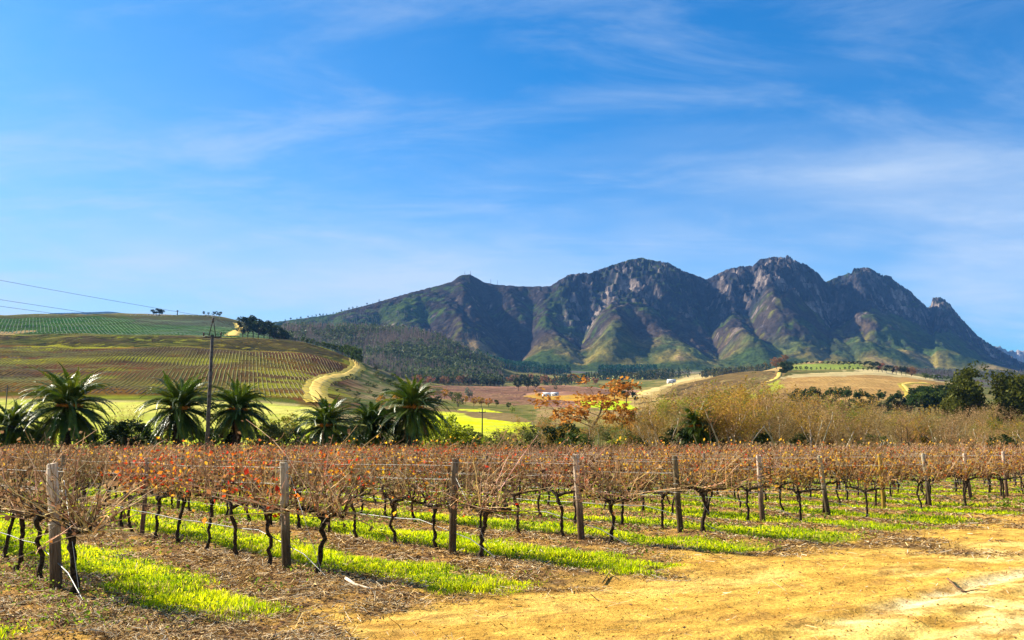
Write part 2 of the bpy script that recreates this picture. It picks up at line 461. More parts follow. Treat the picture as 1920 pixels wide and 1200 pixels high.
V = np.stack([Sx, Sy, gz], -1).reshape(-1, 3)
obj('ground', new_mesh('ground', V, grid_faces(len(ys), 480), [M_near], smooth=True, cols=cols.reshape(-1, 3)), kind='structure')
# the same farm track and headland behind and beside the photographer
ax = np.linspace(-60, 60, 121); ay = np.linspace(-60, 3.42, 64)
AX, AY = np.meshgrid(ax, ay)
AY2 = AY.copy()
az_ = np.where(AY > 3.3, near_z(AX, AY), (fbm(AX * 0.5, AY * 0.5, 3, 2) - 0.5) * 0.10) - 0.012
V = np.stack([AX, AY2, az_], -1).reshape(-1, 3)
obj('track_ground', new_mesh('track_ground', V, grid_faces(64, 121), [M_near], smooth=True, cols=near_cols(AX, AY).reshape(-1, 3)), kind='structure')

# ------------------------------------------------------------------ terrain: valley floor and vineyard hills
yt = np.exp(np.linspace(math.log(84.5), math.log(3300), 430))
st_ = np.concatenate([np.linspace(-1.05, -0.66, 60)[:-1], np.linspace(-0.66, 0.66, 620), np.linspace(0.66, 1.05, 60)[1:]])
TY, TS = np.meshgrid(yt, st_, indexing='ij'); TX = TS * TY
TZ = tz(TX, TY)
jit = (fbm(TX / 14, TY / 14, 3, 77) - 0.5)
JX = TX + jit * TY * 0.012; JY = TY + (fbm(TX / 20, TY / 20, 3, 78) - 0.5) * TY * 0.05
n_a = fbm(TX / 40, TY / 40, 5, 50); n_b = fbm(TX / 9, TY / 9, 4, 51); n_c = fbm(TX / 150, TY / 150, 4, 52)
C = lerp(np.array([0.10, 0.11, 0.03]), np.array([0.22, 0.17, 0.06]), sstep(0.4, 0.62, n_a * 0.6 + n_b * 0.4))
def paint(poly, c, a=1.0, ymin=90, c2=None, jitter=True):
    P = poly_world(poly, ymin)
    m = inside(P, JX if jitter else TX, JY if jitter else TY).astype(float) * a
    cc = np.array(c) if c2 is None else lerp(np.array(c), np.array(c2), sstep(0.38, 0.62, n_a * 0.5 + n_b * 0.5))
    global C
    C = C * (1 - m[..., None]) + cc * m[..., None]
def band(lo, hi, pl, pr, c, a=1.0, soft=0.02, c2=None):
    """a strip between two distances"""
    PXg = 960 + 1680 * TS + jit * 70
    m = sstep(lo * (1 - soft), lo * (1 + soft), JY) * sstep(hi * (1 + soft), hi * (1 - soft), JY) * sstep(pl - 4, pl + 4, PXg) * sstep(pr + 4, pr - 4, PXg) * a
    cc = np.array(c) if c2 is None else lerp(np.array(c), np.array(c2), sstep(0.38, 0.62, n_a * 0.5 + n_b * 0.5))
    global C
    C = C * (1 - m[..., None]) + cc * m[..., None]
# near fringe behind the vines
band(84, 135, -900, 2900, (0.13, 0.15, 0.03), c2=(0.24, 0.17, 0.06))
band(130, 395, -900, 600, (0.36, 0.38, 0.06), c2=(0.46, 0.42, 0.10))
band(130, 220, -900, 600, (0.42, 0.50, 0.02), 0.7, c2=(0.30, 0.34, 0.04))
# the front slope of the left hill
band(395, 860, -900, 655, (0.27, 0.22, 0.045), c2=(0.21, 0.145, 0.045))
band(395, 405, -900, 560, (0.46, 0.38, 0.17))
band(404, 425, -900, 560, (0.14, 0.20, 0.03))
band(430, 500, -900, 620, (0.25, 0.22, 0.05), 0.7)
band(520, 640, -900, 640, (0.20, 0.115, 0.05), 0.65)
band(650, 700, -900, 640, (0.20, 0.19, 0.04), 0.6)
band(700, 745, -900, 640, (0.14, 0.105, 0.06), 0.7)
band(748, 790, -900, 640, (0.34, 0.29, 0.05), 0.75)
band(790, 850, -900, 330, (0.17, 0.24, 0.04), 0.75)
band(790, 850, 330, 640, (0.30, 0.22, 0.06), 0.7)
band(855, 880, -900, 480, (0.27, 0.29, 0.12))
band(880, 1300, -900, 520, (0.05, 0.15, 0.035), c2=(0.09, 0.18, 0.04))
band(1180, 1330, 230, 520, (0.13, 0.10, 0.09), 0.75)
band(1300, 1390, -900, 520, (0.12, 0.13, 0.05), 0.8)
band(1385, 1500, -900, 520, (0.30, 0.22, 0.11), c2=(0.16, 0.16, 0.06))
paint([(-60, 640), (0, 636), (46, 622), (38, 619), (0, 622), (-60, 624)], (0.62, 0.43, 0.20))
# scrubby rocky spur right of the farm track
paint([(590, 752), (604, 720), (640, 705), (668, 690), (655, 672), (630, 650), (700, 650), (760, 700), (830, 760), (760, 790), (640, 790)],
      (0.24, 0.18, 0.09), c2=(0.08, 0.10, 0.03))
# valley in the middle
paint([(800, 768), (900, 766), (965, 778), (1010, 800), (990, 830), (780, 830), (770, 790)], (0.54, 0.60, 0.01), c2=(0.44, 0.44, 0.05))
paint([(700, 762), (800, 762), (960, 775), (1010, 792), (960, 792), (850, 772), (700, 772)], (0.20, 0.14, 0.06))
paint([(800, 722), (1060, 722), (1200, 732), (1260, 742), (1230, 765), (1000, 760), (940, 752), (800, 745)], (0.25, 0.125, 0.085), c2=(0.31, 0.17, 0.10))
paint([(985, 742), (1010, 737), (1190, 740), (1205, 752), (1120, 757), (990, 747)], (0.46, 0.24, 0.025), c2=(0.36, 0.22, 0.05))
paint([(1085, 752), (1180, 752), (1290, 764), (1300, 772), (1130, 768), (1085, 760)], (0.40, 0.52, 0.02))
paint([(1010, 760), (1260, 770), (1300, 800), (1000, 800)], (0.30, 0.19, 0.09), c2=(0.24, 0.20, 0.06))
paint([(1190, 736), (1222, 728), (1226, 732), (1196, 741)], (0.75, 0.55, 0.16))
# right hill: brown vineyard parcels with pale headlands
paint([(1180, 752), (1230, 735), (1290, 711), (1400, 693), (1478, 682), (1482, 690), (1470, 708), (1430, 735), (1350, 770), (1200, 770)], (0.30, 0.185, 0.075), c2=(0.36, 0.25, 0.09))
paint([(1180, 744), (1290, 706), (1400, 688), (1476, 681), (1478, 684), (1400, 692), (1300, 712), (1200, 744)], (0.50, 0.38, 0.16))
paint([(1440, 740), (1470, 708), (1482, 703), (1600, 698), (1700, 698), (1790, 716), (1790, 725), (1745, 745), (1600, 760), (1450, 760)], (0.37, 0.215, 0.08), c2=(0.42, 0.26, 0.09))
paint([(1470, 712), (1482, 702), (1600, 697), (1700, 697), (1800, 717), (1770, 716), (1700, 707), (1600, 706), (1490, 709)], (0.54, 0.42, 0.20))
paint([(1240, 752), (1420, 738), (1470, 712), (1478, 716), (1450, 745), (1300, 765)], (0.42, 0.42, 0.05))
for Yl in (650, 700, 760, 830, 900):
    band(Yl, Yl + 4, 1230, 1468, (0.45, 0.37, 0.13), 0.8, 0.003)
# parcels behind the right hill
paint([(1490, 690), (1500, 686), (1625, 683), (1625, 694), (1490, 694)], (0.20, 0.24, 0.045), ymin=1100)
paint([(1520, 683), (1530, 678), (1640, 678), (1660, 684)], (0.36, 0.21, 0.09), ymin=1100)
paint([(1105, 708), (1180, 702), (1258, 703), (1262, 707), (1190, 711), (1105, 713)], (0.44, 0.45, 0.14), ymin=1100)
paint([(1268, 698), (1272, 686), (1310, 682), (1325, 686), (1350, 692), (1350, 698), (1300, 700)], (0.62, 0.45, 0.20), ymin=1100)
paint([(1312, 682), (1345, 684), (1362, 692), (1350, 697), (1325, 690)], (0.44, 0.44, 0.12), ymin=1100)
# woods further off and the forested hill
PXg = 960 + 1680 * TS
m = sstep(1450, 1600, TY) * sstep(2700, 2350, TY) * sstep(960, 930, PXg) * (PXg > 500)
fh = lerp(np.array([0.085, 0.075, 0.06]), np.array([0.10, 0.13, 0.045]), sstep(0.42, 0.62, n_a * 0.4 + n_c * 0.6))
C = C * (1 - m[..., None]) + fh * m[..., None]
m = sstep(2300, 2700, TY)
C = C * (1 - m[..., None]) + lerp(np.array([0.10, 0.12, 0.045]), np.array([0.09, 0.075, 0.075]), sstep(0.4, 0.6, n_c)) * m[..., None]
m = sstep(1750, 1770, PXg) * sstep(1000, 1100, TY)
C = C * (1 - m[..., None]) + lerp(np.array([0.10, 0.075, 0.085]), np.array([0.09, 0.10, 0.05]), sstep(0.45, 0.65, n_c)) * m[..., None]
lh = sstep(396, 404, TY) * sstep(1500, 1300, TY) * sstep(690, 630, PXg + jit * 70)
C = C * (1 - .52 * lh[..., None])
C = lerp(C, C * np.array([1.25, .80, .85]), sstep(.45, .62, fbm(TX / 70, TY / 45, 4, 123)) * lh * (TY < 760))
C = lerp(C, np.array([.24, .25, .02]), sstep(.54, .68, fbm(TX / 55, TY / 30, 4, 124)) * lh * (TY < 860) * .7)
C = lerp(C, C * .72, sstep(440, 480, TY) * (PXg > 1240) * (PXg < 1800) * (TY < 1100))
# vine-to-vine mottling on all parcels
C = C * (0.80 + 0.4 * fbm(TX / 3.5, TY / 7, 3, 66))[..., None] * (0.85 + 0.3 * n_c)[..., None]
# terrace-like contour streaks
streak_ = fbm(TX / 120, TZ * 1.6, 4, 90)
C = lerp(C, C * np.array([0.72, 0.62, 0.72]), sstep(0.5, 0.68, streak_) * sstep(395, 430, TY) * (PXg < 640) * sstep(1300, 1200, TY))
M_terr = attr_mat('farmland', 0.12, 0.22, bump=0.5, bscale=0.5, fine2=0.9)
V = np.stack([TX, TY, TZ], -1).reshape(-1, 3)
obj('terrain', new_mesh('terrain', V, grid_faces(len(yt), len(st_)), [M_terr], smooth=True, cols=np.clip(C, 0, 1).reshape(-1, 3)), kind='structure')

# ------------------------------------------------------------------ the mountain
RIDGE = [(100, 640), (300, 628), (440, 612), (510, 603), (560, 597), (620, 588), (700, 567), (760, 550), (820, 535), (845, 528), (856, 519), (866, 515), (880, 515), (890, 520),
         (905, 529), (930, 534), (980, 537), (1035, 537), (1050, 525), (1070, 515), (1110, 510), (1150, 498), (1185, 487), (1210, 483),
         (1235, 488), (1260, 492), (1290, 507), (1335, 524), (1355, 513), (1380, 503), (1400, 499), (1425, 498), (1434, 490), (1440, 486), (1465, 481),
         (1500, 482), (1512, 490), (1530, 497), (1550, 512), (1565, 530), (1580, 521), (1600, 514), (1615, 512), (1620, 503), (1640, 501), (1650, 503),
         (1665, 511), (1690, 520), (1710, 535), (1722, 543), (1735, 556), (1748, 567), (1757, 577), (1764, 571), (1768, 558), (1780, 556), (1797, 567), (1815, 590),
         (1830, 608), (1850, 630), (1880, 650), (1905, 665), (1940, 684), (2000, 700), (2200, 712), (2600, 716)]
YR = [(100, 3900), (510, 3900), (700, 4100), (870, 4300), (1040, 4350), (1210, 4350), (1340, 4400), (1480, 4350), (1565, 4550), (1640, 4700), (1760, 4950), (1900, 5350), (2200, 5600), (2600, 5600)]
YB = [(100, 3050), (600, 3050), (1000, 3000), (1300, 3000), (1500, 3000), (1700, 3050), (1920, 3150), (2600, 3200)]
BASE = [(100, 660), (600, 668), (800, 690), (1000, 702), (1300, 706), (1600, 704), (1800, 706), (2600, 712)]
rx = np.array(RIDGE, float); yr_ = np.array(YR, float); yb_ = np.array(YB, float); bs_ = np.array(BASE, float)
mp_px = np.arange(160, 2500, 2.4)                      # columns, about one and a half render pixels
mt = np.linspace(-0.06, 1.16, 330)
MT, MPX = np.meshgrid(mt, mp_px, indexing='ij')
Yr = np.interp(MPX, yr_[:, 0], yr_[:, 1]); Yb = np.interp(MPX, yb_[:, 0], yb_[:, 1])
MY = Yb + (Yr - Yb) * MT
MX = px2s(MPX) * MY
zr = EYE + Yr * py2t(np.interp(MPX, rx[:, 0], rx[:, 1]))
zb = EYE + Yb * py2t(np.interp(MPX, bs_[:, 0], bs_[:, 1]))
H = zr - zb
gm = np.interp(MT, [-.06, 0, .15, .3, .45, .6, .68, .76, .86, .93, 1.0, 1.16], [-.05, 0, .11, .24, .385, .53, .60, .70, .865, .95, 1.0, .62])
gl = np.interp(MT, [-.06, 0, .25, .5, .75, 1, 1.16], [-.05, 0, .18, .46, .76, 1, .62])
rocky = sstep(1020, 1080, MPX) * (1 - 0.25 * sstep(1290, 1335, MPX) * sstep(1390, 1345, MPX))     # cliffs start right of the saddle
g = gl + (gm - gl) * rocky
MZ = zb + H * g
# gullies: (px, t) polylines carved into the face, with spurs left between them
def carve(pts, width, depth, sharp=1.0):
    global MZ
    p = np.array(pts, float)                            # (t, px)
    o = np.argsort(p[:, 0]); p = p[o]
    c = np.interp(MT, p[:, 0], p[:, 1])
    d = np.abs(MPX - c) * MY / 1680.0
    env = sstep(p[0, 0] - 0.08, p[0, 0] + 0.08, MT) * sstep(p[-1, 0] + 0.05, p[-1, 0] - 0.10, MT)
    wv = width * (0.75 + 0.5 * fbm(MX / 300, MY / 300, 2, int(p[0, 1])))
    MZ = MZ - depth * env * (0.20 + 0.80 * sstep(.15, .6, MT)) * np.maximum(0, 1 - d / wv) ** 1.6
def spur(pts, width, height):
    global MZ
    p = np.array(pts, float); p = p[np.argsort(p[:, 0])]
    c = np.interp(MT, p[:, 0], p[:, 1]); d = np.abs(MPX - c) * MY / 1680.0
    env = sstep(p[0, 0] - 0.12, p[0, 0] + 0.1, MT) * sstep(p[-1, 0] + 0.1, p[-1, 0] - 0.12, MT)
    MZ = MZ + height * env * (0.5 + 0.5 * np.cos(np.pi * np.minimum(1, d / width * .8)))
wx = (fbm(MX / 260, MY / 260, 3, 12) - 0.5) * 30
MPX0 = MPX.copy(); MPX = MPX + wx * 0.6
carve([(.95, 905), (.7, 940), (.5, 965), (.3, 972), (.12, 972)], 190, 120)
carve([(.97, 985), (.75, 1000), (.5, 985), (.3, 974)], 120, 60)
carve([(.9, 1090), (.7, 1092), (.45, 1088), (.25, 1092), (.1, 1100)], 170, 115)
carve([(.85, 1050), (.6, 1048), (.4, 1055)], 70, 32)
carve([(.55, 1190), (.35, 1205), (.2, 1218), (.08, 1225)], 120, 55)
carve([(.72, 1240), (.5, 1275), (.34, 1305), (.2, 1340), (.08, 1385)], 150, 75)
carve([(.95, 1332), (.75, 1336), (.55, 1338), (.4, 1348), (.25, 1354)], 140, 100)
carve([(.74, 1405), (.55, 1420), (.42, 1432), (.32, 1440)], 110, 60)
carve([(.45, 1440), (.3, 1460), (.18, 1480), (.06, 1500)], 90, 45)
carve([(.99, 1566), (.85, 1560), (.7, 1575), (.55, 1600)], 170, 110)
carve([(.6, 1500), (.42, 1560), (.28, 1600), (.1, 1630)], 160, 90)
carve([(.45, 1600), (.3, 1650), (.15, 1690), (.05, 1700)], 110, 70)
carve([(.5, 1690), (.3, 1730), (.12, 1760)], 110, 60)
carve([(.99, 1757), (.8, 1760), (.6, 1775)], 90, 70)
carve([(.8, 790), (.6, 800), (.4, 830), (.25, 850)], 130, 50)
carve([(.8, 850), (.6, 870), (.45, 880)], 80, 35)
carve([(.8, 700), (.5, 720)], 110, 35)
carve([(.97, 1425), (.86, 1418), (.78, 1410)], 60, 50)
carve([(.97, 1520), (.84, 1500), (.7, 1480), (.6, 1470)], 70, 55)
spur([(.90, 1496), (.82, 1490), (.72, 1486), (.6, 1478)], 90, 60)
spur([(.74, 1455), (.66, 1452), (.58, 1460)], 120, 60)
spur([(.93, 1280), (.8, 1268), (.7, 1262)], 120, 45)
spur([(.62, 1320), (.4, 1400), (.2, 1430)], 60, 25)
spur([(.58, 1490), (.45, 1530), (.3, 1600), (.15, 1690)], 150, 55)
spur([(.5, 1640), (.35, 1700), (.2, 1790), (.1, 1890)], 150, 50)
spur([(.62, 1140), (.4, 1145), (.2, 1160)], 150, 45)
spur([(.4, 1170), (.22, 1145), (.1, 1130)], 80, 30)
spur([(.42, 1270), (.28, 1280), (.1, 1285)], 130, 35)
spur([(.5, 1015), (.3, 1020), (.12, 1030)], 130, 40)
MPX = MPX0
# downhill drainage: ridged noise stretched along the fall line, stronger in the middle of the face
q = MX + 130 * (fbm(MX / 400, MY / 400, 3, 4) - 0.5)
env = np.clip(MT * 4, 0, 1) * sstep(1.04, 0.9, MT)
rg = fbm(q / 210, MY / 520, 5, 17, 0.55, True)
upm = 0.30 + 0.70 * sstep(.5, .72, MT) * (.4 + .6 * rocky)
cl_ = sstep(.60, .74, MT) * rocky
MZ += np.where(cl_ > 0, 1, 1) * ((rg - 0.62) * 110 * upm * cl_ - (rg - 0.62) * 62 * (1 - cl_) * sstep(0.02, .3, MT)) * env
MZ += (fbm(q / 60, MY / 110, 4, 23, 0.55, True) - 0.6) * 30 * env * (cl_ - .45 * (1 - cl_))
steep = sstep(0.60, 0.72, MT + 0.06 * (fbm(MX / 200, MY / 200, 3, 33) - 0.5)) * rocky
MZ += (fbm(q / 48, MY / 70, 4, 29, 0.6, True) - 0.6) * 80 * steep * sstep(1.05, 0.97, MT)
MZ += (fbm(q / 17, MZ / 40, 4, 37, 0.6, True) - 0.6) * 34 * steep
MZ += (fbm(MX / 28, MY / 28, 4, 35) - 0.5) * 12 * env
# ledges of the sandstone cliffs
lay = 34.0
ph = (MZ + 22 * fbm(MX / 180, MY / 180, 3, 61)) / lay
MZ += (np.floor(ph) + sstep(0.25, 0.8, ph - np.floor(ph)) - ph) * lay * 0.62 * steep
# keep the skyline where it is in the photograph: fit each column's highest apparent point to it
want = py2t(np.interp(mp_px, rx[:, 0], rx[:, 1]) + (fbm(mp_px / 7.0, mp_px * 0, 3, 88) - 0.5) * 3.0 * (mp_px > 1020) + (fbm(mp_px / 4.0, mp_px * 0, 2, 89) - 0.5) * 2.0)
tt = (MZ - EYE) / MY
k = np.argmax(tt, axis=0); cur = tt[k, np.arange(len(mp_px))]; yk = MY[k, np.arange(len(mp_px))]
fix = (want - cur) * yk
fixs = np.convolve(np.pad(fix, 6, mode='edge'), np.ones(13) / 13, 'valid')
rest = fix - fixs
MZ += fixs[None, :] * sstep(0.25, 0.95, MT) + rest[None, :] * sstep(0.86, 1.0, MT) 
MZ += np.minimum(0, MT - 0.02) * 900
# slope, for rock versus scrub
gy, gx = np.gradient(MZ)
dX = np.gradient(MX, axis=1); dY = np.gradient(MY, axis=0)
gxx = gx / dX; gyy = gy / dY
slope = np.hypot(gxx, gyy)
nA = fbm(MX / 130, MY / 130, 5, 70); nB = fbm(MX / 35, MY / 35, 4, 71); nC = fbm(MX / 420, MY / 420, 4, 72)
scr = lerp(np.array([0.045, 0.068, 0.016]), np.array([0.19, 0.150, 0.035]), sstep(0.46, 0.64, nA * 0.55 + nC * 0.45) * sstep(.75, .25, MT))
burnt = np.array([0.032, 0.020, 0.028])
scr = lerp(scr, burnt, sstep(0.44, 0.58, nC * 0.6 + nB * 0.4) * sstep(.12, .4, MT) * 0.85)
scr = lerp(scr, np.array([0.30, 0.20, 0.085]), sstep(0.60, 0.68, nA * 0.7 + nB * 0.3) * sstep(.5, .2, MT) * 0.8)
scr = lerp(scr, np.array([0.10, 0.13, 0.03]), sstep(0.56, 0.66, fbm(MX / 170, MY / 170, 4, 75)) * sstep(.45, .2, MT) * 0.7)
rockc = lerp(np.array([0.022, 0.023, 0.032]), np.array([0.25, 0.195, 0.165]), sstep(0.46, 0.74, nB * 0.6 + nA * 0.4))  # pale rock tone lightened so the colour suggests sunlit faces
rk = sstep(0.85, 1.25, slope + (nB - 0.5) * 0.5) * np.clip(rocky * sstep(.56, .70, MT) + 0.06, 0, 1)
rk = np.maximum(rk, sstep(0.70, 0.74, fbm(MX / 22, MY / 30, 3, 79) + 0.0 * nA) * sstep(.3, .5, MT) * 0.8)
MC = lerp(scr, rockc, rk)
MC *= (0.70 + 0.5 * fbm(MX / 12, MY / 12, 3, 81))[..., None]
M_mount = attr_mat('mountain_rock_and_scrub', 0.012, 0.42, bump=12.0, bscale=0.04, fine2=0.07)
V = np.stack([MX, MY, MZ], -1).reshape(-1, 3)
obj('mountain', new_mesh('mountain', V, grid_faces(len(mt), len(mp_px)), [M_mount], smooth=True, cols=np.clip(MC, 0, 1).reshape(-1, 3)), kind='structure')
def mount_z(x, y):
    px = 960 + 1680 * x / y
    j = min(max(int(round((px - mp_px[0]) / 2.4)), 0), len(mp_px) - 1)
    return float(np.interp(y, MY[:, j], MZ[:, j]))

# a far ridge peeping over the left hill
fx = np.linspace(-300, 620, 120); fy = np.linspace(0, 1, 12)
FY, FX = np.meshgrid(fy, fx, indexing='ij')
top_ = np.interp(FX, [-300, 30, 80, 130, 190, 240, 300, 620], [600, 594, 587, 586, 584, 590, 600, 640])
YY = 7300 + FY * 700
ZZ = 300 + (EYE + 8000 * py2t(top_) - 300) * FY ** .7 + (fbm(FX / 25, FY * 3, 4, 15) - .5) * 60 * FY * (1 - FY) * 4
V = np.stack([px2s(FX) * YY, YY, ZZ], -1).reshape(-1, 3)
obj('distant_ridge', new_mesh('distant_ridge', V, grid_faces(12, 120), [M_mount], smooth=True, cols=np.tile(np.array([.05, .07, .045]), (12 * 120, 1))), kind='structure')
# the further range that shows past the mountain's right shoulder
fx = np.linspace(1700, 2900, 260); fy = np.linspace(0, 1, 40)
FY, FX = np.meshgrid(fy, fx, indexing='ij')
fr_ = np.interp(FX, [1700, 1860, 1878, 1886, 1898, 1908, 1930, 1990, 2100, 2300, 2900], [700, 660, 650, 647, 650, 655, 660, 668, 650, 680, 700])
YY = 7200 + FY * 1300
zt = EYE + 8300 * py2t(fr_)
ZZ = 250 + (zt - 250) * np.interp(FY, [0, .5, .85, 1], [0, .4, 1, .8]) + (fbm(FX / 12, FY * 5, 5, 5, .55, True) - .6) * 160 * np.sin(np.pi * np.clip(FY, 0, 1)) ** .5
V = np.stack([px2s(FX) * YY, YY, ZZ], -1).reshape(-1, 3)
fc = lerp(np.array([0.14, 0.13, 0.10]), np.array([0.30, 0.25, 0.22]), sstep(.4, .6, fbm(FX / 8, FY * 12, 4, 6)))
obj('far_hills', new_mesh('far_hills', V, grid_faces(40, 260), [M_mount], smooth=True, cols=fc.reshape(-1, 3)), kind='structure')
# ------------------------------------------------------------------ materials of the plants and things
M_vinewood = mat('vine_bark', (0.010, 0.007, 0.005), (0.075, 0.052, 0.034), 30, bump=0.02, bscale=60, rnd=0.25)
M_cane = mat('dry_cane', (0.52, 0.30, 0.12), (0.95, 0.74, 0.42), 5, rough=0.6, rnd=0.3, attr=True)
M_vleaf = mat('vine_leaf', (0.8, 0.8, 0.8), (1, 1, 1), 8, trans=0.5, attr=True, rough=0.7)
M_post = mat('weathered_post', (0.17, 0.125, 0.085), (0.36, 0.30, 0.235), 9, bump=0.012, bscale=30, stretch=(6, 6, 0.6), rnd=0.25, attr=True)
M_wire = mat('galvanised_wire', (0.50, 0.48, 0.44), (0.34, 0.33, 0.31), 4, rough=0.45, spec=0.6)
M_hose = mat('drip_hose', (0.03, 0.03, 0.03), (0.20, 0.19, 0.17), 3, rough=0.4, spec=0.5)
M_grass = mat('grass', (0.9, 0.9, 0.9), (1, 1, 1), 3, trans=0.55, attr=True, rough=0.6)
M_litter = mat('dry_litter', (0.8, 0.8, 0.8), (1, 1, 1), 3, attr=True, rough=0.9)
M_palmleaf = mat('palm_leaf', (0.040, 0.080, 0.006), (0.13, 0.18, 0.010), 2, rough=0.45, trans=0.28, spec=0.45, rnd=0.45)
M_palmdry = mat('palm_dry_leaf', (0.26, 0.16, 0.05), (0.16, 0.10, 0.04), 3, rough=0.8, trans=0.2, rnd=0.3)
M_palmtrunk = mat('palm_trunk', (0.03, 0.022, 0.014), (0.09, 0.065, 0.04), 5, bump=0.08, bscale=6)
M_palmfruit = mat('palm_fruit', (0.62, 0.17, 0.02), (0.75, 0.30, 0.03), 12, rough=0.5)
M_barkpale = mat('pale_bark', (0.36, 0.29, 0.20), (0.62, 0.53, 0.40), 3, bump=0.02, rnd=0.25, stretch=(1, 1, .4))
M_barkdark = mat('dark_bark', (0.045, 0.032, 0.022), (0.12, 0.085, 0.055), 3, bump=0.02, rnd=0.2)
M_twig = mat('bare_twigs', (0.18, 0.10, 0.03), (0.52, 0.35, 0.13), 1.5, rnd=0.4)
M_twigdark = mat('dark_twigs', (0.09, 0.055, 0.03), (0.18, 0.11, 0.05), 1.5, rnd=0.2)
M_leaf = mat('tree_leaf', (0.85, 0.85, 0.85), (1.1, 1.1, 1.1), 1.2, trans=0.35, attr=True, rough=0.55, rnd=0.22)
M_conc = mat('concrete_pole', (0.045, 0.038, 0.032), (0.11, 0.10, 0.09), 6, bump=0.004, rnd=0.1)
M_steel = mat('dark_steel', (0.035, 0.035, 0.04), (0.08, 0.08, 0.085), 6, rough=0.5)
M_ins = mat('insulator', (0.05, 0.03, 0.03), (0.09, 0.06, 0.06), 6, rough=0.3)
M_cable = mat('cable', (0.05, 0.05, 0.055), None, 6, rough=0.5)
M_white = mat('white_wall', (0.78, 0.76, 0.72), (0.70, 0.68, 0.63), 2)
M_roofg = mat('grey_roof', (0.50, 0.50, 0.50), (0.60, 0.60, 0.60), 2)
M_glass = mat('dark_window', (0.03, 0.035, 0.05), None, 2, rough=0.15)
M_stone = mat('stone', (0.22, 0.20, 0.17), (0.42, 0.37, 0.30), 2, bump=0.05)

def ORD(n):
    w = ['first', 'second', 'third', 'fourth', 'fifth', 'sixth', 'seventh', 'eighth', 'ninth', 'tenth', 'eleventh', 'twelfth', 'thirteenth',
         'fourteenth', 'fifteenth', 'sixteenth', 'seventeenth', 'eighteenth', 'nineteenth']
    if n <= 19: return w[n - 1]
    tens = {2: 'twent', 3: 'thirt', 4: 'fort', 5: 'fift', 6: 'sixt', 7: 'sevent', 8: 'eight', 9: 'ninet'}[n // 10]
    return tens + 'ieth' if n % 10 == 0 else tens + 'y-' + w[n % 10 - 1]

# ------------------------------------------------------------------ grapevine kinds
LEAFPAL = {'red': np.array([[.70, .05, .02], [.80, .20, .02], [.92, .52, .03], [.36, .15, .06], [.62, .08, .02], [.85, .38, .03]]),
           'gold': np.array([[.76, .40, .04], [.68, .32, .05], [.50, .24, .06], [.85, .52, .06], [.40, .16, .04], [.58, .14, .03]]),
           'dry': np.array([[.28, .15, .07], [.20, .10, .05], [.42, .26, .13], [.14, .07, .04], [.50, .20, .05]])}
def vine_trunk(seed, stub=False, heavy=1.0):
    rs = np.random.default_rng(seed); mb = MB()
    h = 0.74 + rs.uniform(-.05, .05)
    n = 14; t = np.linspace(0, 1, n)
    wob = np.cumsum(rs.normal(0, .016, (n, 2)), 0); wob -= wob[0]
    P = np.column_stack([wob[:, 0] + 0.018 * np.sin(t * 7 + seed), wob[:, 1], t * h - 0.04 * (t == 0)])
    r = np.interp(t, [0, .12, .5, .85, 1], [.044, .029, .024, .028, .040]) * heavy * rs.uniform(.85, 1.15)
    mb.tube(P, r, 8, jit=0.34)
    top = P[-1]
    for sg in (-1, 1):                                  # cordon arms along the wire
        m = 8; s_ = np.linspace(0, 1, m); L_ = rs.uniform(.5, .66)
        Q = np.column_stack([top[0] + sg * s_ * L_, top[1] * (1 - s_) + rs.normal(0, .012, m), top[2] + 0.07 * np.sin(s_ * 1.6) + rs.normal(0, .013, m)])
        Q[0] = top - np.array([0, 0, .03])
        mb.tube(Q, np.interp(s_, [0, 1], [.032, .014]) * heavy, 6, jit=0.3)
        for k in range(5):                              # spurs
            u = (k + .6) / 5; i = int(u * (m - 1)); b = Q[i]
            mb.tube([b, b + [rs.normal(0, .015), rs.normal(0, .02), .04], b + [rs.normal(0, .02), rs.normal(0, .03), rs.uniform(.06, .1)]], [.014, .012, .008], 5, jit=.3)
    return mb, top
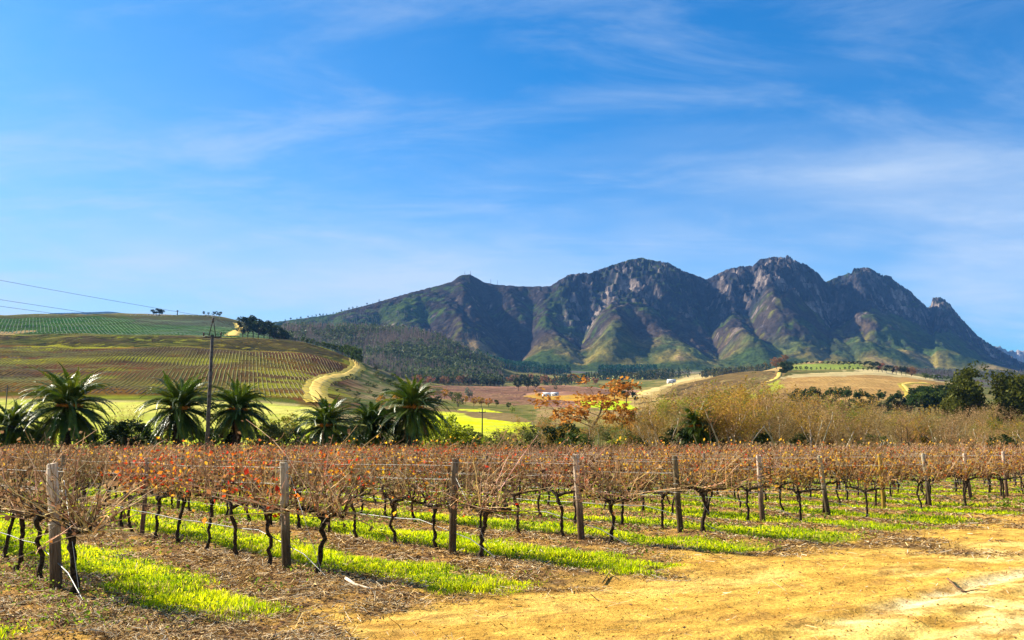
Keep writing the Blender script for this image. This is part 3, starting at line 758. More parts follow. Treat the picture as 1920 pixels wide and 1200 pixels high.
def vine_canes(seed, n, top, lean=0.0, rad=1.0, leaves=120, pal='dry', k=3, spray=False):
    rs = np.random.default_rng(seed + 100); mb = MB(); lb = MB(); singles = []
    tips = []
    for i in range(n):
        x0 = rs.uniform(-.66, .66); b = np.array([x0, rs.normal(0, .03), top[2] + rs.uniform(.0, .1)])
        L_ = rs.uniform(.45, 1.0); m = 7; s_ = np.linspace(0, 1, m)
        if rs.random() < .35: L_ *= .6
        d = np.array([rs.normal(lean, .38), rs.normal(0, .26), rs.uniform(.6, 1.1)])
        if spray and rs.random() < .5: d = np.array([rs.normal(-.2, .9), rs.normal(-0.1, .8), rs.uniform(-.1, .8)]); L_ *= 1.6
        d /= np.linalg.norm(d)
        bend = rs.normal(0, .30, 3); bend[2] += .02
        P = b + np.outer(s_, d) * L_ + np.outer(s_ ** 2, bend) * L_ * .8 + rs.normal(0, .010, (m, 3)) * s_[:, None]
        P[:, 2] = np.maximum(P[:, 2], .15)
        P[:, 2] = np.where(P[:, 2] > 1.6, 1.6 + (P[:, 2] - 1.6) * .5, P[:, 2])
        shade = rs.uniform(.06, .6) if rs.random() < .6 else rs.uniform(.8, 1.25); tone = np.array([1, rs.uniform(.82, 1.05), rs.uniform(.7, 1.1)]) * shade
        r0 = rs.uniform(.0036, .0066) * rad
        one = MB() if spray else mb
        one.tube(P, np.linspace(r0, r0 * .35, m), k, cap=False, col=tone)
        if rs.random() < .7:                            # side shoot or tendril
            j = rs.integers(2, 5); q = P[j]; dd = rand_unit(1)[0]; dd[2] = abs(dd[2]) * .6
            s2 = np.linspace(0, 1, 4); one.tube(q + np.outer(s2, dd) * rs.uniform(.12, .32) + np.outer(s2 ** 2, rs.normal(0, .08, 3)), np.linspace(r0 * .6, r0 * .3, 4), 3, cap=False, col=tone * .9)
        if spray: singles.append(one)
        tips.append(P)
    T = np.concatenate([t[2:] for t in tips]) if tips else np.zeros((1, 3))
    idx = rs.integers(0, len(T), leaves)
    Cc = T[idx] + rs.normal(0, .05, (leaves, 3)); Cc[:, 2] = np.maximum(Cc[:, 2] - .02, .2)
    sz = rs.uniform(.016, .044, leaves) * (rad ** .5)
    A, B = leaf_axes(leaves, sz)
    pc = LEAFPAL[pal][rs.integers(0, len(LEAFPAL[pal]), leaves)] * rs.uniform(.6, 1.25, (leaves, 1))
    dry = rs.random(leaves) < (.45 if pal != 'dry' else .9)
    pc[dry] = LEAFPAL['dry'][rs.integers(0, 4, dry.sum())] * rs.uniform(.6, 1.2, (dry.sum(), 1))
    # each leaf is two triangles folded along the midrib
    V = np.stack([Cc - A, Cc - B * 1.2 + np.cross(A, B) / (sz[:, None] + 1e-6) * .5, Cc + A, Cc + B * 1.2 + np.cross(A, B) / (sz[:, None] + 1e-6) * .5], 1).reshape(-1, 3)
    i4 = np.arange(leaves)[:, None] * 4
    lb.add(V, np.concatenate([i4 + [0, 1, 2], i4 + [0, 2, 3]]), 0, np.repeat(pc, 4, axis=0))
    return mb, lb, singles
VK = []
KINDS = ['red', 'red', 'red', 'red', 'gold', 'gold', 'gold', 'gold', 'dry', 'dry', 'dry', 'dry']
for i, pal in enumerate(KINDS):
    tb, top = vine_trunk(i * 3 + 1)
    cb, lb, _ = vine_canes(i, 50, top, lean=-0.30, rad=1.25, leaves=270 if pal != 'dry' else 190, pal=pal)
    VK.append((tb.mesh('vine_trunk', [M_vinewood], smooth=True), cb.mesh('vine_canes', [M_cane], cols=True), lb.mesh('vine_leaves', [M_vleaf], cols=True), pal, tb, cb, lb))

# ------------------------------------------------------------------ the posts at the row ends
ENDPX = [(105, 1113), (538, 1072), (848, 1040), (1091, 1019), (1276, 1001), (1430, 977), (1553, 966), (1657, 954), (1744, 949), (1821, 940), (1889, 933)]
EW = ['pale grey flat-faced end post at the left edge', 'tall bleached end post with a foot tinted dark like vine shade', 'dark brown end post with pale sawn top', 'leaning end post with a stripped grey crown',
      'short brown end post wound with canes', 'upright end post with a round grey cap', 'left-leaning end post with a white staple', 'yellow lichen-covered end post',
      'grey-topped end post right of the yellow one', 'slanting dark end post near the right edge', 'end post touching the right edge of the row ends']
ROWN = ['row at the far left', 'second row from the left', 'third row from the left', 'fourth row from the left', 'fifth row from the left', 'sixth row from the left', 'seventh row from the left',
        'row of the yellow post', 'row right of the yellow post', 'second row right of the yellow post', 'third row right of the yellow post']
TOPDX = [-23, -13, 4, -10, -7, -3, -11, -2, -7, -6, -2]
ends = []
for i, (px, py) in enumerate(ENDPX):
    ends.append(ground_pt(px, py))
for i in range(11, 30):
    ends.append(from_row(AEND, C0 + i * SP))
def gz1(x, y): return float(near_z(np.array([x]), np.array([y]))[0])
def post_mesh(seed, h, r, top=(1.1, 1.1, 1.15), low=(.55, .5, .45), flat=False, k=9):
    rs = np.random.default_rng(seed); mb = MB()
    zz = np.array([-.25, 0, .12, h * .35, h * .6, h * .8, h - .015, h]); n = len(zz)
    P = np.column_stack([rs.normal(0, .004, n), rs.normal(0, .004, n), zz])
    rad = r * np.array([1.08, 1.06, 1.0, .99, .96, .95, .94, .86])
    w = sstep(h * .25, h * .75, zz)  # darker tint towards the foot stands in for shade from the vines
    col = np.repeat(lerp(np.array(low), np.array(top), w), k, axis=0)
    a = np.arange(k) / k * 6.283
    V = []
    for i in range(n):
        rr = rad[i] * (1 + rs.normal(0, .035, k))
        q = np.column_stack([np.cos(a) * rr, np.sin(a) * rr, np.full(k, zz[i])]) + [P[i, 0], P[i, 1], 0]
        if flat: q[:, 1] = np.maximum(q[:, 1], -r * .55)
        if i == n - 1: q[:, 2] += rs.normal(0, .006, k)
        V.append(q)
    i0 = np.arange(n - 1)[:, None] * k; j = np.arange(k)[None, :]; j2 = (j + 1) % k
    Fq = np.stack([i0 + j, i0 + j2, i0 + k + j2, i0 + k + j], -1).reshape(-1, 4)
    mb.add(np.concatenate(V), Fq, 0, col)
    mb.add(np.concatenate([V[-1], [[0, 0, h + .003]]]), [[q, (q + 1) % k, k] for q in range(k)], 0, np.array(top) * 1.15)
    return mb
HPOST = 1.455
for i in range(11):
    x, y = ends[i]; z = gz1(x, y)
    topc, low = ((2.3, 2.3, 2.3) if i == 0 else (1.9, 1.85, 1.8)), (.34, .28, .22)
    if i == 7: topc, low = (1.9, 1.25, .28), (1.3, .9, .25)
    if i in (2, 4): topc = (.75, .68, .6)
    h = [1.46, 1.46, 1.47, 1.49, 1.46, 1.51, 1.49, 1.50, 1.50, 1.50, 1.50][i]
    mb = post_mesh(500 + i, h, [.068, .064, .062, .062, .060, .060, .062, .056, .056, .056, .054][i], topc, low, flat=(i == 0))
    lean = math.atan((TOPDX[i]) / F * y / 1.45)
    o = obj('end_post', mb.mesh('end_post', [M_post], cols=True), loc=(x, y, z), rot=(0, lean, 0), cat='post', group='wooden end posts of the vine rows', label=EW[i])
    for zz in (h - .06, .92, .75):
        sb = MB(); sb.tube([(-.075, 0, zz), (0, -.077, zz + .004), (.075, 0, zz), (0, .075, zz), (-.075, 0, zz)], .0035, 4)
        obj('wire_loop', sb.mesh('wire_loop', [M_wire]), parent=o)
    if i == 0:
        kb = MB(); kb.tube([(0.004, -.036, h - .21), (.004, -.042, h - .21)], .011, 8)
        obj('bolt_hole', kb.mesh('bolt_hole', [M_steel]), parent=o)
# line posts and their meshes
LPM = [post_mesh(700 + i, 1.45, .045, (.95, .9, .85), (.4, .33, .27), k=7).mesh('line_post', [M_post], cols=True) for i in range(4)]

def vis(x, y, z=1.0, m=0.02):
    return y > 2 and abs(x / y) < 960 / 1680 + m
def frame_px(x, y): return 960 + 1680 * x / y

# ------------------------------------------------------------------ vine rows
vines = []                                              # (distance, row, number, x, y, seen)
posts = []
FARY = 78.0
for ri in range(0, 28):
    ex, ey = ends[ri]
    a0, c0_ = row_coords(ex, ey)
    n = 0; a = a0 - (0.72 if ri < 5 else 1.0)
    if ri == 0: a = a0 - 0.55
    while True:
        x, y = from_row(a, c0_)
        if y > FARY or x / y < -0.75: break
        if x / y < .75:
            dx_, dy_ = rng.normal(0, .05, 2)
            vines.append((y, ri, n, x + dx_, y + dy_, abs(x / y) < .585))
        n += 1; a += 1.2
    k = 0; a = a0 + 6.1
    while True:
        x, y = from_row(a, c0_)
        if y > FARY or x / y < -0.75: break
        if x / y < .75: posts.append((y, ri, k, x, y, abs(x / y) < .58))
        k += 1; a += 6.1
seen = sorted([v for v in vines if v[5]])
near_set = set((v[1], v[2]) for v in seen[:300])
ROT = math.atan2(DA[1], DA[0])
def pick_kind(x, y, rs):
    f = frame_px(x, y); r = rs.random()
    n = float(fbm(np.array([x / 9]), np.array([y / 9]), 2, 14)[0])
    red = 0.62 * math.exp(-((f - 620) / 430) ** 2) + 0.12
    gold = 0.12 + 0.75 * float(sstep(1000, 1400, np.array(f)))
    if r < red * (0.5 + n): return 'red'
    if r < red * (0.5 + n) + gold: return 'gold'
    return 'dry'
def grapevine_label(ri, n):
    if ri < 11: return f'gnarled grapevine, {ORD(n + 1)} from the post in the {ROWN[ri]}'
    return f'grapevine {ORD(n + 1)} from the track in the {ORD(ri + 1)} row back'
farT, farC, farL = MB(), MB(), MB()
GV = 'grapevines trained along wires in the rows'
far_n = 0
vrs = np.random.default_rng(99)
LITE = []
for i, pal in enumerate(['red', 'gold', 'dry', 'red', 'gold', 'dry']):
    tb = MB(); s_ = np.random.default_rng(i)
    P = np.array([[0, 0, 0], [s_.normal(0, .03), s_.normal(0, .03), .3], [s_.normal(0, .04), s_.normal(0, .04), .55], [0, 0, .74]])
    tb.tube(P, [.05, .036, .034, .04], 4, cap=False); tb.tube([[-.58, 0, .8], [0, 0, .76], [.58, 0, .8]], [.014, .03, .014], 4, cap=False)
    _, cb_l, lb_l = None, None, None
    cb_l, lb_l, _ = vine_canes(400 + i, 26, np.array([0, 0, .76]), rad=2.4, leaves=80, pal=pal)
    # thin quads for far canes
    LITE.append((tb, cb_l, lb_l, pal))
def put(dst, src, x, y, z, rot, tint=1.0, sc=1.0):
    V_ = np.concatenate(src.v); c_, s_ = math.cos(rot), math.sin(rot)
    W = np.column_stack([(V_[:, 0] * c_ - V_[:, 1] * s_) * sc + x, (V_[:, 0] * s_ + V_[:, 1] * c_) * sc + y, V_[:, 2] * sc + z])
    cc = np.concatenate(src.c) * tint
    if src.f4: dst.add(W, np.concatenate(src.f4), 0, cc); 
    if src.f3:
        if src.f4:
            dst.f3.append(np.concatenate(src.f3) + dst.n - len(W)); dst.m3 += [0] * sum(len(f) for f in src.f3)
        else: dst.add(W, np.concatenate(src.f3), 0, cc)
SPRAYED = {(0, 0), (0, 1), (0, 2), (1, 0), (1, 1), (2, 0), (2, 1), (3, 0), (4, 0)}
for (yy, ri, n, x, y, sv) in vines:
    z = gz1(x, y); kind = pick_kind(x, y, vrs); rot = ROT + vrs.normal(0, .06)
    if (ri, n) in near_set:
        root = obj('grapevine', None, loc=(x, y, z), rot=(0, 0, rot), sc=float(vrs.uniform(.95, 1.05)), cat='grapevine', group=GV, label=grapevine_label(ri, n))
        if (ri, n) in SPRAYED:                          # the big sprawling end vines
            sd = 900 + ri * 17 + n
            root.rotation_euler = (0, 0, ROT)
            tb, top = vine_trunk(sd, heavy=1.25 if n == 0 else 1.05)
            _, lb, sg = vine_canes(sd, 84 if n == 0 else 60, top, lean=-.45, rad=1.4, leaves=130, pal='dry' if ri == 0 else kind, k=4, spray=True)
            obj('trunk', tb.mesh('vine_trunk', [M_vinewood], smooth=True), parent=root)
            for s1 in sg: obj('cane', s1.mesh('cane', [M_cane], cols=True), parent=root)
            obj('leaves', lb.mesh('vine_leaves', [M_vleaf], cols=True), parent=root, kind='stuff')
        else:
            c = [q for q in VK if q[3] == kind]; q = c[vrs.integers(0, len(c))]
            tq = VK[vrs.integers(0, len(VK))]
            obj('trunk', tq[0], parent=root)
            obj('canes', q[1], parent=root, kind='stuff')
            obj('leaves', q[2], parent=root, kind='stuff')
    else:
        if yy < 26:                                     # outside the frame but close: full shape
            q = [q for q in VK if q[3] == kind][0]; put(farT, q[4], x, y, z, rot); put(farC, q[5], x, y, z, rot); put(farL, q[6], x, y, z, rot)
        else:
            c = [q for q in LITE if q[3] == kind]; q = c[vrs.integers(0, len(c))]
            put(farT, q[0], x, y, z, rot); put(farC, q[1], x, y, z, rot); put(farL, q[2], x, y, z, rot)
far = obj('distant_grapevines', farC.mesh('distant_grapevines', [M_cane], cols=True), kind='stuff', cat='grapevines', label='far rows of grapevines merging into a rust and tan band')
obj('trunks', farT.mesh('far_trunks', [M_vinewood]), parent=far, kind='stuff')
obj('leaves', farL.mesh('far_leaves', [M_vleaf], cols=True), parent=far, kind='stuff')

for (yy, ri, k, x, y, sv) in posts:
    if not sv and yy > 30: continue
    lab = f'thin vineyard line post, {ORD(k + 1)} along the ' + (ROWN[ri] if ri < 11 else ORD(ri + 1) + ' row back')
    obj('line_post', LPM[(ri + k) % 4], loc=(x, y, gz1(x, y)), rot=(rng.normal(0, .02), rng.normal(0, .025), rng.uniform(0, 6)), cat='post', group='line posts inside the vine rows', label=lab)

# trellis wires and drip hose of each row
for ri in range(28):
    ex, ey = ends[ri]; a0, c0_ = row_coords(ex, ey)
    amax = a0
    while True:
        x, y = from_row(amax + 6, c0_)
        if y > FARY or x / y < -0.78: break
        amax += 6
    thick = 1.0 + max(0, ey - 12) * 0.015
    rname = ROWN[ri] if ri < 11 else ORD(ri + 1) + ' row back'
    root = obj('trellis_wire', None, loc=(ex, ey, 0), cat='wire', group='trellis wires of the vine rows', label=f'thin pale trellis wires strung along the {rname}')
    for zw, off in ((1.40, 0), (1.18, .05), (1.17, -.05), (.80, 0)):
        aa = np.arange(a0, amax + .1, 2.0); m = len(aa)
        if m < 2: continue
        P = np.array([[*from_row(a, c0_ + off * (a > a0 + .5)), zw - .02 * (j % 3) + rng.normal(0, .006)] for j, a in enumerate(aa)])
        P -= [ex, ey, 0]
        mb = MB(); mb.tube(P, .0022 * thick, 4, cap=False)
        obj('wire', mb.mesh('wire', [M_wire]), parent=root)
    g = from_row(a0 - 1.05, c0_)                         # stay wire to its ground anchor
    mb = MB(); mb.tube([[0, 0, 1.3], [g[0] - ex, g[1] - ey, .02]], .0035, 4); obj('stay_wire', mb.mesh('stay_wire', [M_wire]), parent=root)
    mb = MB(); aa = np.arange(a0 + .9, amax + .1, .8)
    P = [[g[0] - ex + .02, g[1] - ey, .06], [(g[0] - ex) * .45, (g[1] - ey) * .45, .28]]
    P += [[*(np.array(from_row(a, c0_ - .03)) - [ex, ey]), .50 - .03 * abs(math.sin(a * 1.3)) + .02 * math.sin(a * .7)] for a in aa]
    mb.tube(P, .0075 * (1 + (thick - 1) * .4), 5, cap=False)
    if len(P) > 3:
        obj('drip_hose', mb.mesh('drip_hose', [M_hose]), cat='hose', group='drip hoses hung along the vine rows', label=f'black irrigation hose sagging along the {rname}').location = (ex, ey, 0)

# ------------------------------------------------------------------ grass strips
def grass_blades(n, x0, x1, y0, y1, maxf=.66):
    y = np.exp(rng.uniform(math.log(y0), math.log(y1), n)); x = rng.uniform(-maxf, maxf, n) * y
    k = rng.random(n) < grass_mask(x, y); return x[k], y[k]
def blade_mesh(x, y, hmul=1.0, pal=None):
    n = len(x); z = near_z(x, y)
    clump = fbm(x * 2.2, y * 2.2, 3, 55)
    h = rng.uniform(.03, .09, n) * (.35 + clump * 1.3) * hmul * (.5 + .6 * grass_mask(x, y))
    w = np.maximum(.0045, y * .00050) * rng.uniform(.7, 1.5, n)
    az = rng.uniform(0, 6.283, n); tilt = rng.uniform(.05, .75, n)
    d = np.column_stack([np.cos(az), np.sin(az), np.zeros(n)]); s = np.column_stack([-np.sin(az), np.cos(az), np.zeros(n)])
    B = np.column_stack([x, y, z - .01]); M_ = B + d * (h * tilt * .35)[:, None]; M_[:, 2] += h * .6
    T = B + d * (h * tilt)[:, None]; T[:, 2] += h
    V = np.stack([B - s * w[:, None], B + s * w[:, None], M_ + s * w[:, None] * .8, M_ - s * w[:, None] * .8, T], 1).reshape(-1, 3)
    i = np.arange(n)[:, None] * 5
    n1 = fbm(x * .8, y * .8, 3, 57)
    g = lerp(np.array([.32, .46, .003]), np.array([.84, .84, .008]), sstep(.35, .65, n1 * .5 + rng.random(n) * .5))
    dark = sstep(24, 42, y) * .2
    g = lerp(g, np.array([.07, .17, .02]), dark * (fbm(x * .3, y * .3, 2, 58) > .5))
    dr = rng.random(n) < .07 + .25 * sstep(.55, .7, fbm(x * 1.1, y * 1.1, 3, 59))
    g[dr] = np.array([.55, .42, .14]) * rng.uniform(.6, 1.1, (dr.sum(), 1))
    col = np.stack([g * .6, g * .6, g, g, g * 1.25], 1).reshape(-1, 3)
    return V, [i + [0, 1, 2, 3]], [i + [3, 2, 4]], col
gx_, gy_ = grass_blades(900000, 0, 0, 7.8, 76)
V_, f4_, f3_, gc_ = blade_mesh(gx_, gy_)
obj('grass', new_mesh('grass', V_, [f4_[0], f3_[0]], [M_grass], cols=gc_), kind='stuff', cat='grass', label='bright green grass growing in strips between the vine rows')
# sparse weeds round the posts and the headland edge: small broad leaves
n = 60000
wy = np.exp(rng.uniform(math.log(8), math.log(60), n)); wx_ = rng.uniform(-.62, .62, n) * wy
wa, wc = row_coords(wx_, wy)
dens = sstep(.5, .66, fbm(wx_ * .8, wy * .8, 4, 91)) * sstep(8.2, 9.5, wa) * .8
dens = np.maximum(dens, .9 * (grass_mask(wx_, wy) > .3) * sstep(.5, .62, fbm(wx_ * .5, wy * .5, 3, 92)))
k = rng.random(n) < dens; wx_, wy = wx_[k], wy[k]; n = len(wx_)
A, B = leaf_axes(n, np.maximum(.012, wy * .0011) * rng.uniform(.6, 1.5, n), flat=.8)
Cc = np.column_stack([wx_, wy, near_z(wx_, wy) + rng.uniform(.01, .14, n)])
wcol = lerp(np.array([.09, .19, .012]), np.array([.36, .42, .03]), rng.random(n) ** 1.5)
mb = MB(); mb.quads(Cc, A, B, 0, wcol)
obj('weeds', mb.mesh('weeds', [M_grass], cols=True), kind='stuff', cat='weeds', label='low broad-leaved weeds scattered along the vine rows')

# ------------------------------------------------------------------ straw, prunings, fallen leaves, clods
n = 420000
ly = np.exp(rng.uniform(math.log(7.4), math.log(48), n)); lx = rng.uniform(-.62, .62, n) * ly
la, lc = row_coords(lx, ly)
clm = fbm(lx * 1.6, ly * 1.6, 4, 95)
d_ = litter_mask(lx, ly) * sstep(.30, .58, clm) * (1 - .8 * grass_mask(lx, ly)) + .012
k = rng.random(n) < d_; lx, ly = lx[k], ly[k]; n = len(lx)
az = rng.uniform(0, 6.283, n); ln = rng.uniform(.015, .085, n) * (1 + (rng.random(n) < .1) * 1.4); w = np.maximum(.0022, ly * .00028) * rng.uniform(.6, 1.6, n)
el = rng.normal(0, .22, n)
A = np.column_stack([np.cos(az) * np.cos(el), np.sin(az) * np.cos(el), np.sin(el)]) * ln[:, None]
B = np.column_stack([-np.sin(az), np.cos(az), rng.normal(0, .3, n)]) * w[:, None]
lcol = np.array([[.80, .55, .24], [.60, .35, .12], [.16, .08, .03], [.06, .03, .015], [.80, .64, .42], [.46, .25, .08]])[rng.integers(0, 6, n)] * rng.uniform(.6, 1.15, (n, 1))
mb = MB(); mb.quads(np.column_stack([lx, ly, near_z(lx, ly) + rng.uniform(.004, .03, n)]), A, B, 0, lcol)
# fallen leaves
n = 90000
ly = np.exp(rng.uniform(math.log(7.4), math.log(45), n)); lx = rng.uniform(-.62, .62, n) * ly
k = rng.random(n) < litter_mask(lx, ly) * .6 + .01; lx, ly = lx[k], ly[k]; n = len(lx)
A, B = leaf_axes(n, np.maximum(.014, ly * .0008) * rng.uniform(.6, 1.3, n), flat=2.0)
lcol = np.array([[.30, .15, .07], [.20, .09, .05], [.42, .22, .08], [.14, .08, .05], [.50, .32, .16]])[rng.integers(0, 5, n)] * rng.uniform(.6, 1.2, (n, 1))
mb.quads(np.column_stack([lx, ly, near_z(lx, ly) + rng.uniform(.006, .03, n)]), A, B, 0, lcol)
obj('ground_litter', mb.mesh('ground_litter', [M_litter], cols=True), kind='stuff', cat='litter', label='pale straw, prunings and fallen leaves littering the soil under the vines')
# earth clods
n = 40000
ly = np.exp(rng.uniform(math.log(7.4), math.log(40), n)); lx = rng.uniform(-.62, .62, n) * ly
k = rng.random(n) < litter_mask(lx, ly) * .7 + .12; lx, ly = lx[k], ly[k]; n = len(lx)
r = np.maximum(.006, ly * .0005) * rng.uniform(.5, 2.0, n) ** 1.4
octa = np.array([[1, 0, 0], [-1, 0, 0], [0, 1, 0], [0, -1, 0], [0, 0, .8], [0, 0, -.4]], float)
Vc = (octa[None] * (1 + rng.normal(0, .25, (n, 6, 1)))) * r[:, None, None]
Vc = Vc + np.column_stack([lx, ly, near_z(lx, ly) + r * .3])[:, None, :]
fo = np.array([[0, 2, 4], [2, 1, 4], [1, 3, 4], [3, 0, 4], [2, 0, 5], [1, 2, 5], [3, 1, 5], [0, 3, 5]])
cc = lerp(SAND, SOIL * .8, litter_mask(lx, ly)) * rng.uniform(.6, 1.1, (n, 1))
obj('earth_clods', new_mesh('earth_clods', Vc.reshape(-1, 3), (np.arange(n)[:, None, None] * 6 + fo[None]).reshape(-1, 3), [M_litter], cols=np.repeat(cc, 6, axis=0)),
    kind='stuff', cat='clods', label='small clods and pebbles of dry yellow earth')
# single fallen sticks one can point to
def stick(pts, r, label, forks=(), m=None):
    mb = MB(); P = []
    for i, (px, py) in enumerate(pts):
        x, y = ground_pt(px, py); P.append([x, y, gz1(x, y) + .025 + .015 * (i % 2)])
    P = np.array(P); o0 = P[0].copy(); mb.tube(P - o0, np.linspace(r, r * .4, len(P)), 5, jit=.2)
    for f in forks:
        x, y = ground_pt(*f[1]); mb.tube([P[f[0]] - o0, np.array([x, y, gz1(x, y) + .03]) - o0], [r * .7, r * .3], 4)
    obj('stick', mb.mesh('stick', [m or M_twigdark]), loc=o0, cat='stick', label=label)
stick([(1777, 1094), (1795, 1104), (1812, 1113), (1830, 1113), (1852, 1112)], .012, 'thin dark forked stick lying on the sandy track at right', [(2, (1800, 1114))])
stick([(648, 1096), (665, 1105), (684, 1112), (696, 1117)], .022, 'short pale fallen branch on the shaded soil below the second post', m=M_barkpale)
stick([(1440, 1038), (1456, 1031), (1475, 1026), (1490, 1025)], .016, 'grey curved pruning lying beside the grass strip end', m=M_twig)
stick([(962, 1094), (978, 1086), (990, 1078)], .014, 'dark crooked twig on the straw near the lowest grass strip', [(1, (1000, 1095))])
stick([(1130, 1095), (1142, 1082), (1150, 1070)], .013, 'upturned grey vine pruning beside the straw patch', [(1, (1160, 1090))], m=M_twig)
# ------------------------------------------------------------------ vine rows drawn over the far slopes (low strips of real height)
def row_strips(name, label, dirv, spacing, inside_fn, bbox, hgt, wid, step, base, alt, seed=0):
    """parallel low hedges on the terrain, clipped to a parcel"""
    d = np.array(dirv, float); d /= np.linalg.norm(d); c = np.array([d[1], -d[0]])
    x0, x1, y0, y1 = bbox
    cor = np.array([[x0, y0], [x1, y0], [x1, y1], [x0, y1]]); A = cor @ d; Cc = cor @ c
    aa = np.arange(A.min(), A.max(), step); ccs = np.arange(Cc.min(), Cc.max(), spacing)
    AA, CC_ = np.meshgrid(aa, ccs, indexing='ij')
    x = AA * d[0] + CC_ * c[0]; y = AA * d[1] + CC_ * c[1]
    ok = inside_fn(x, y) & (y > 90)
    z = tz(x, np.maximum(y, 90))
    n1 = fbm(x / 5, y / 5, 3, seed); n2 = fbm(x / 60, y / 60, 3, seed + 3)
    h = hgt * (.6 + .8 * n1); w = wid * (.7 + .6 * n1) / 2
    px_, py_ = c[0] * w, c[1] * w
    V = np.stack([np.stack([x - px_, y - py_, z - .1], -1), np.stack([x, y, z + h], -1), np.stack([x + px_, y + py_, z - .1], -1)], 2)
    na, nc = x.shape
    idx = (np.arange(na)[:, None] * nc + np.arange(nc)[None]) * 3
    seg = ok[:-1] & ok[1:] & (n1[:-1] > .30)
    i = idx[:-1][seg]; j = idx[1:][seg]
    Fq = np.concatenate([np.stack([i, j, j + 1, i + 1], -1), np.stack([i + 1, j + 1, j + 2, i + 2], -1)])
    col = lerp(np.array(base), np.array(alt), sstep(.42, .6, n2 * .6 + n1 * .4))
    col = np.repeat(col.reshape(-1, 3), 3, axis=0)
    obj(name, new_mesh(name, V.reshape(-1, 3), Fq, [M_litter], cols=col), kind='stuff', cat='vine rows', label=label)
def sY(lo, hi, pl, pr):
    return lambda x, y: (y > lo) & (y < hi) & (960 + 1680 * x / y > pl) & (960 + 1680 * x / y < pr)
row_strips('hillside_vine_rows', 'dense pattern of bare vine rows covering the brown lower slope of the left hill', (-.30, 1), 2.5,
           lambda x, y: sY(424, 745, -200, 700)(x, y) & (960 + 1680 * x / y < 585 + (y > 560) * 40 + (y > 640) * 10), (-560, -100, 420, 745), .38, .9, 7, (.10, .06, .03), (.19, .17, .03), 3)
row_strips('upper_slope_vine_rows', 'yellowish vine rows on the brow of the left hill above the brown slope', (.25, 1), 2.7,
           lambda x, y: sY(752, 848, -200, 640)(x, y), (-620, -150, 750, 850), .38, .9, 7, (.14, .09, .03), (.26, .22, .03), 5)
row_strips('hilltop_vine_rows', 'green vine rows on the far upper field of the left hill', (-.55, 1), 4.2,
           lambda x, y: sY(885, 1290, -200, 500)(x, y), (-900, -200, 880, 1300), .5, 1.2, 10, (.03, .065, .04), (.05, .10, .03), 7)
row_strips('valley_vine_rows', 'purple brown vine rows on the valley floor below the forested hill', (.5, 1), 4.0,
           lambda x, y: inside(poly_world([(800, 724), (1060, 724), (1180, 733), (1230, 742), (1190, 738), (990, 736), (985, 744), (1080, 755), (960, 762), (860, 745)]), x, y), (-120, 180, 380, 1500), .4, 1.2, 8, (.24, .11, .065), (.32, .17, .08), 9)
row_strips('brown_hill_vine_rows', 'ochre vine rows striping the low hill at right', (.75, 1), 3.4,
           lambda x, y: inside(poly_world([(1230, 744), (1300, 713), (1400, 696), (1464, 688), (1458, 705), (1400, 736), (1300, 752)]), x, y), (80, 330, 450, 1100), .35, .8, 7, (.24, .14, .045), (.34, .22, .07), 11)
row_strips('ploughed_hill_vine_rows', 'tan vine rows across the broad hill face below the conifer lines', (.12, 1), 3.4,
           lambda x, y: inside(poly_world([(1470, 735), (1490, 712), (1600, 708), (1700, 709), (1765, 719), (1700, 735), (1600, 755)]), x, y), (180, 520, 450, 1050), .3, .8, 7, (.32, .18, .055), (.40, .25, .09), 13)

# ------------------------------------------------------------------ farm tracks on the hills
M_track = mat('track_sand', (0.78, 0.54, 0.13), (0.62, 0.40, 0.08), .12, bump=.1)
M_verge = mat('dry_verge', (0.46, 0.32, 0.03), (0.22, 0.19, 0.04), .2, bump=.2)
def ribbon(name, pts, width, label=None, m=None, off=.25, ymin=90, verge=None):
    P = np.array([hit(a, b, ymin)[:2] for a, b in pts])
    s = np.concatenate([[0], np.cumsum(np.linalg.norm(np.diff(P, axis=0), axis=1))])
    t = np.arange(0, s[-1], 3.0)
    Q = np.column_stack([np.interp(t, s, P[:, 0]), np.interp(t, s, P[:, 1])])
    for _ in range(5): Q[1:-1] = (Q[:-2] + Q[1:-1] * 2 + Q[2:]) / 4
    T = np.gradient(Q, axis=0); T /= np.linalg.norm(T, axis=1)[:, None]; Nn = np.column_stack([-T[:, 1], T[:, 0]])
    for nm, wd, of, mm in ([(name, width, off, m or M_track)] + ([('verge', verge, off - .1, M_verge)] if verge else [])):
        k = 7; u = np.linspace(-.5, .5, k)
        ww = wd * (.85 + .3 * vnoise(t / 14, t * 0 + wd, 8))
        X = Q[:, None, :] + Nn[:, None, :] * u[None, :, None] * ww[:, None, None]
        Z = tz(X[..., 0], X[..., 1]) + of * (1 - (2 * np.abs(u)[None]) ** 6 * 2.5)
        V = np.concatenate([X, Z[..., None]], -1).reshape(-1, 3)
        obj(nm if nm == name else 'track_verge', new_mesh(nm, V, grid_faces(len(t), k), [mm], smooth=True), kind='structure')
ribbon('dirt_road', [(598, 757), (590, 742), (587, 728), (594, 716), (610, 708), (632, 705), (650, 703), (660, 697), (668, 688), (664, 680), (652, 668), (640, 658), (630, 650)], 9, verge=17, off=.5)
ribbon('upper_dirt_road', [(425, 630), (432, 623), (446, 620), (440, 612), (436, 607)], 14, ymin=860, verge=20, off=.6)
ribbon('right_dirt_road', [(1712, 745), (1716, 738), (1706, 728), (1700, 721), (1712, 718), (1745, 719)], 5, verge=12, off=.5)
ribbon('hill_dirt_road', [(1440, 718), (1456, 712), (1466, 706), (1476, 696)], 5, off=.5)

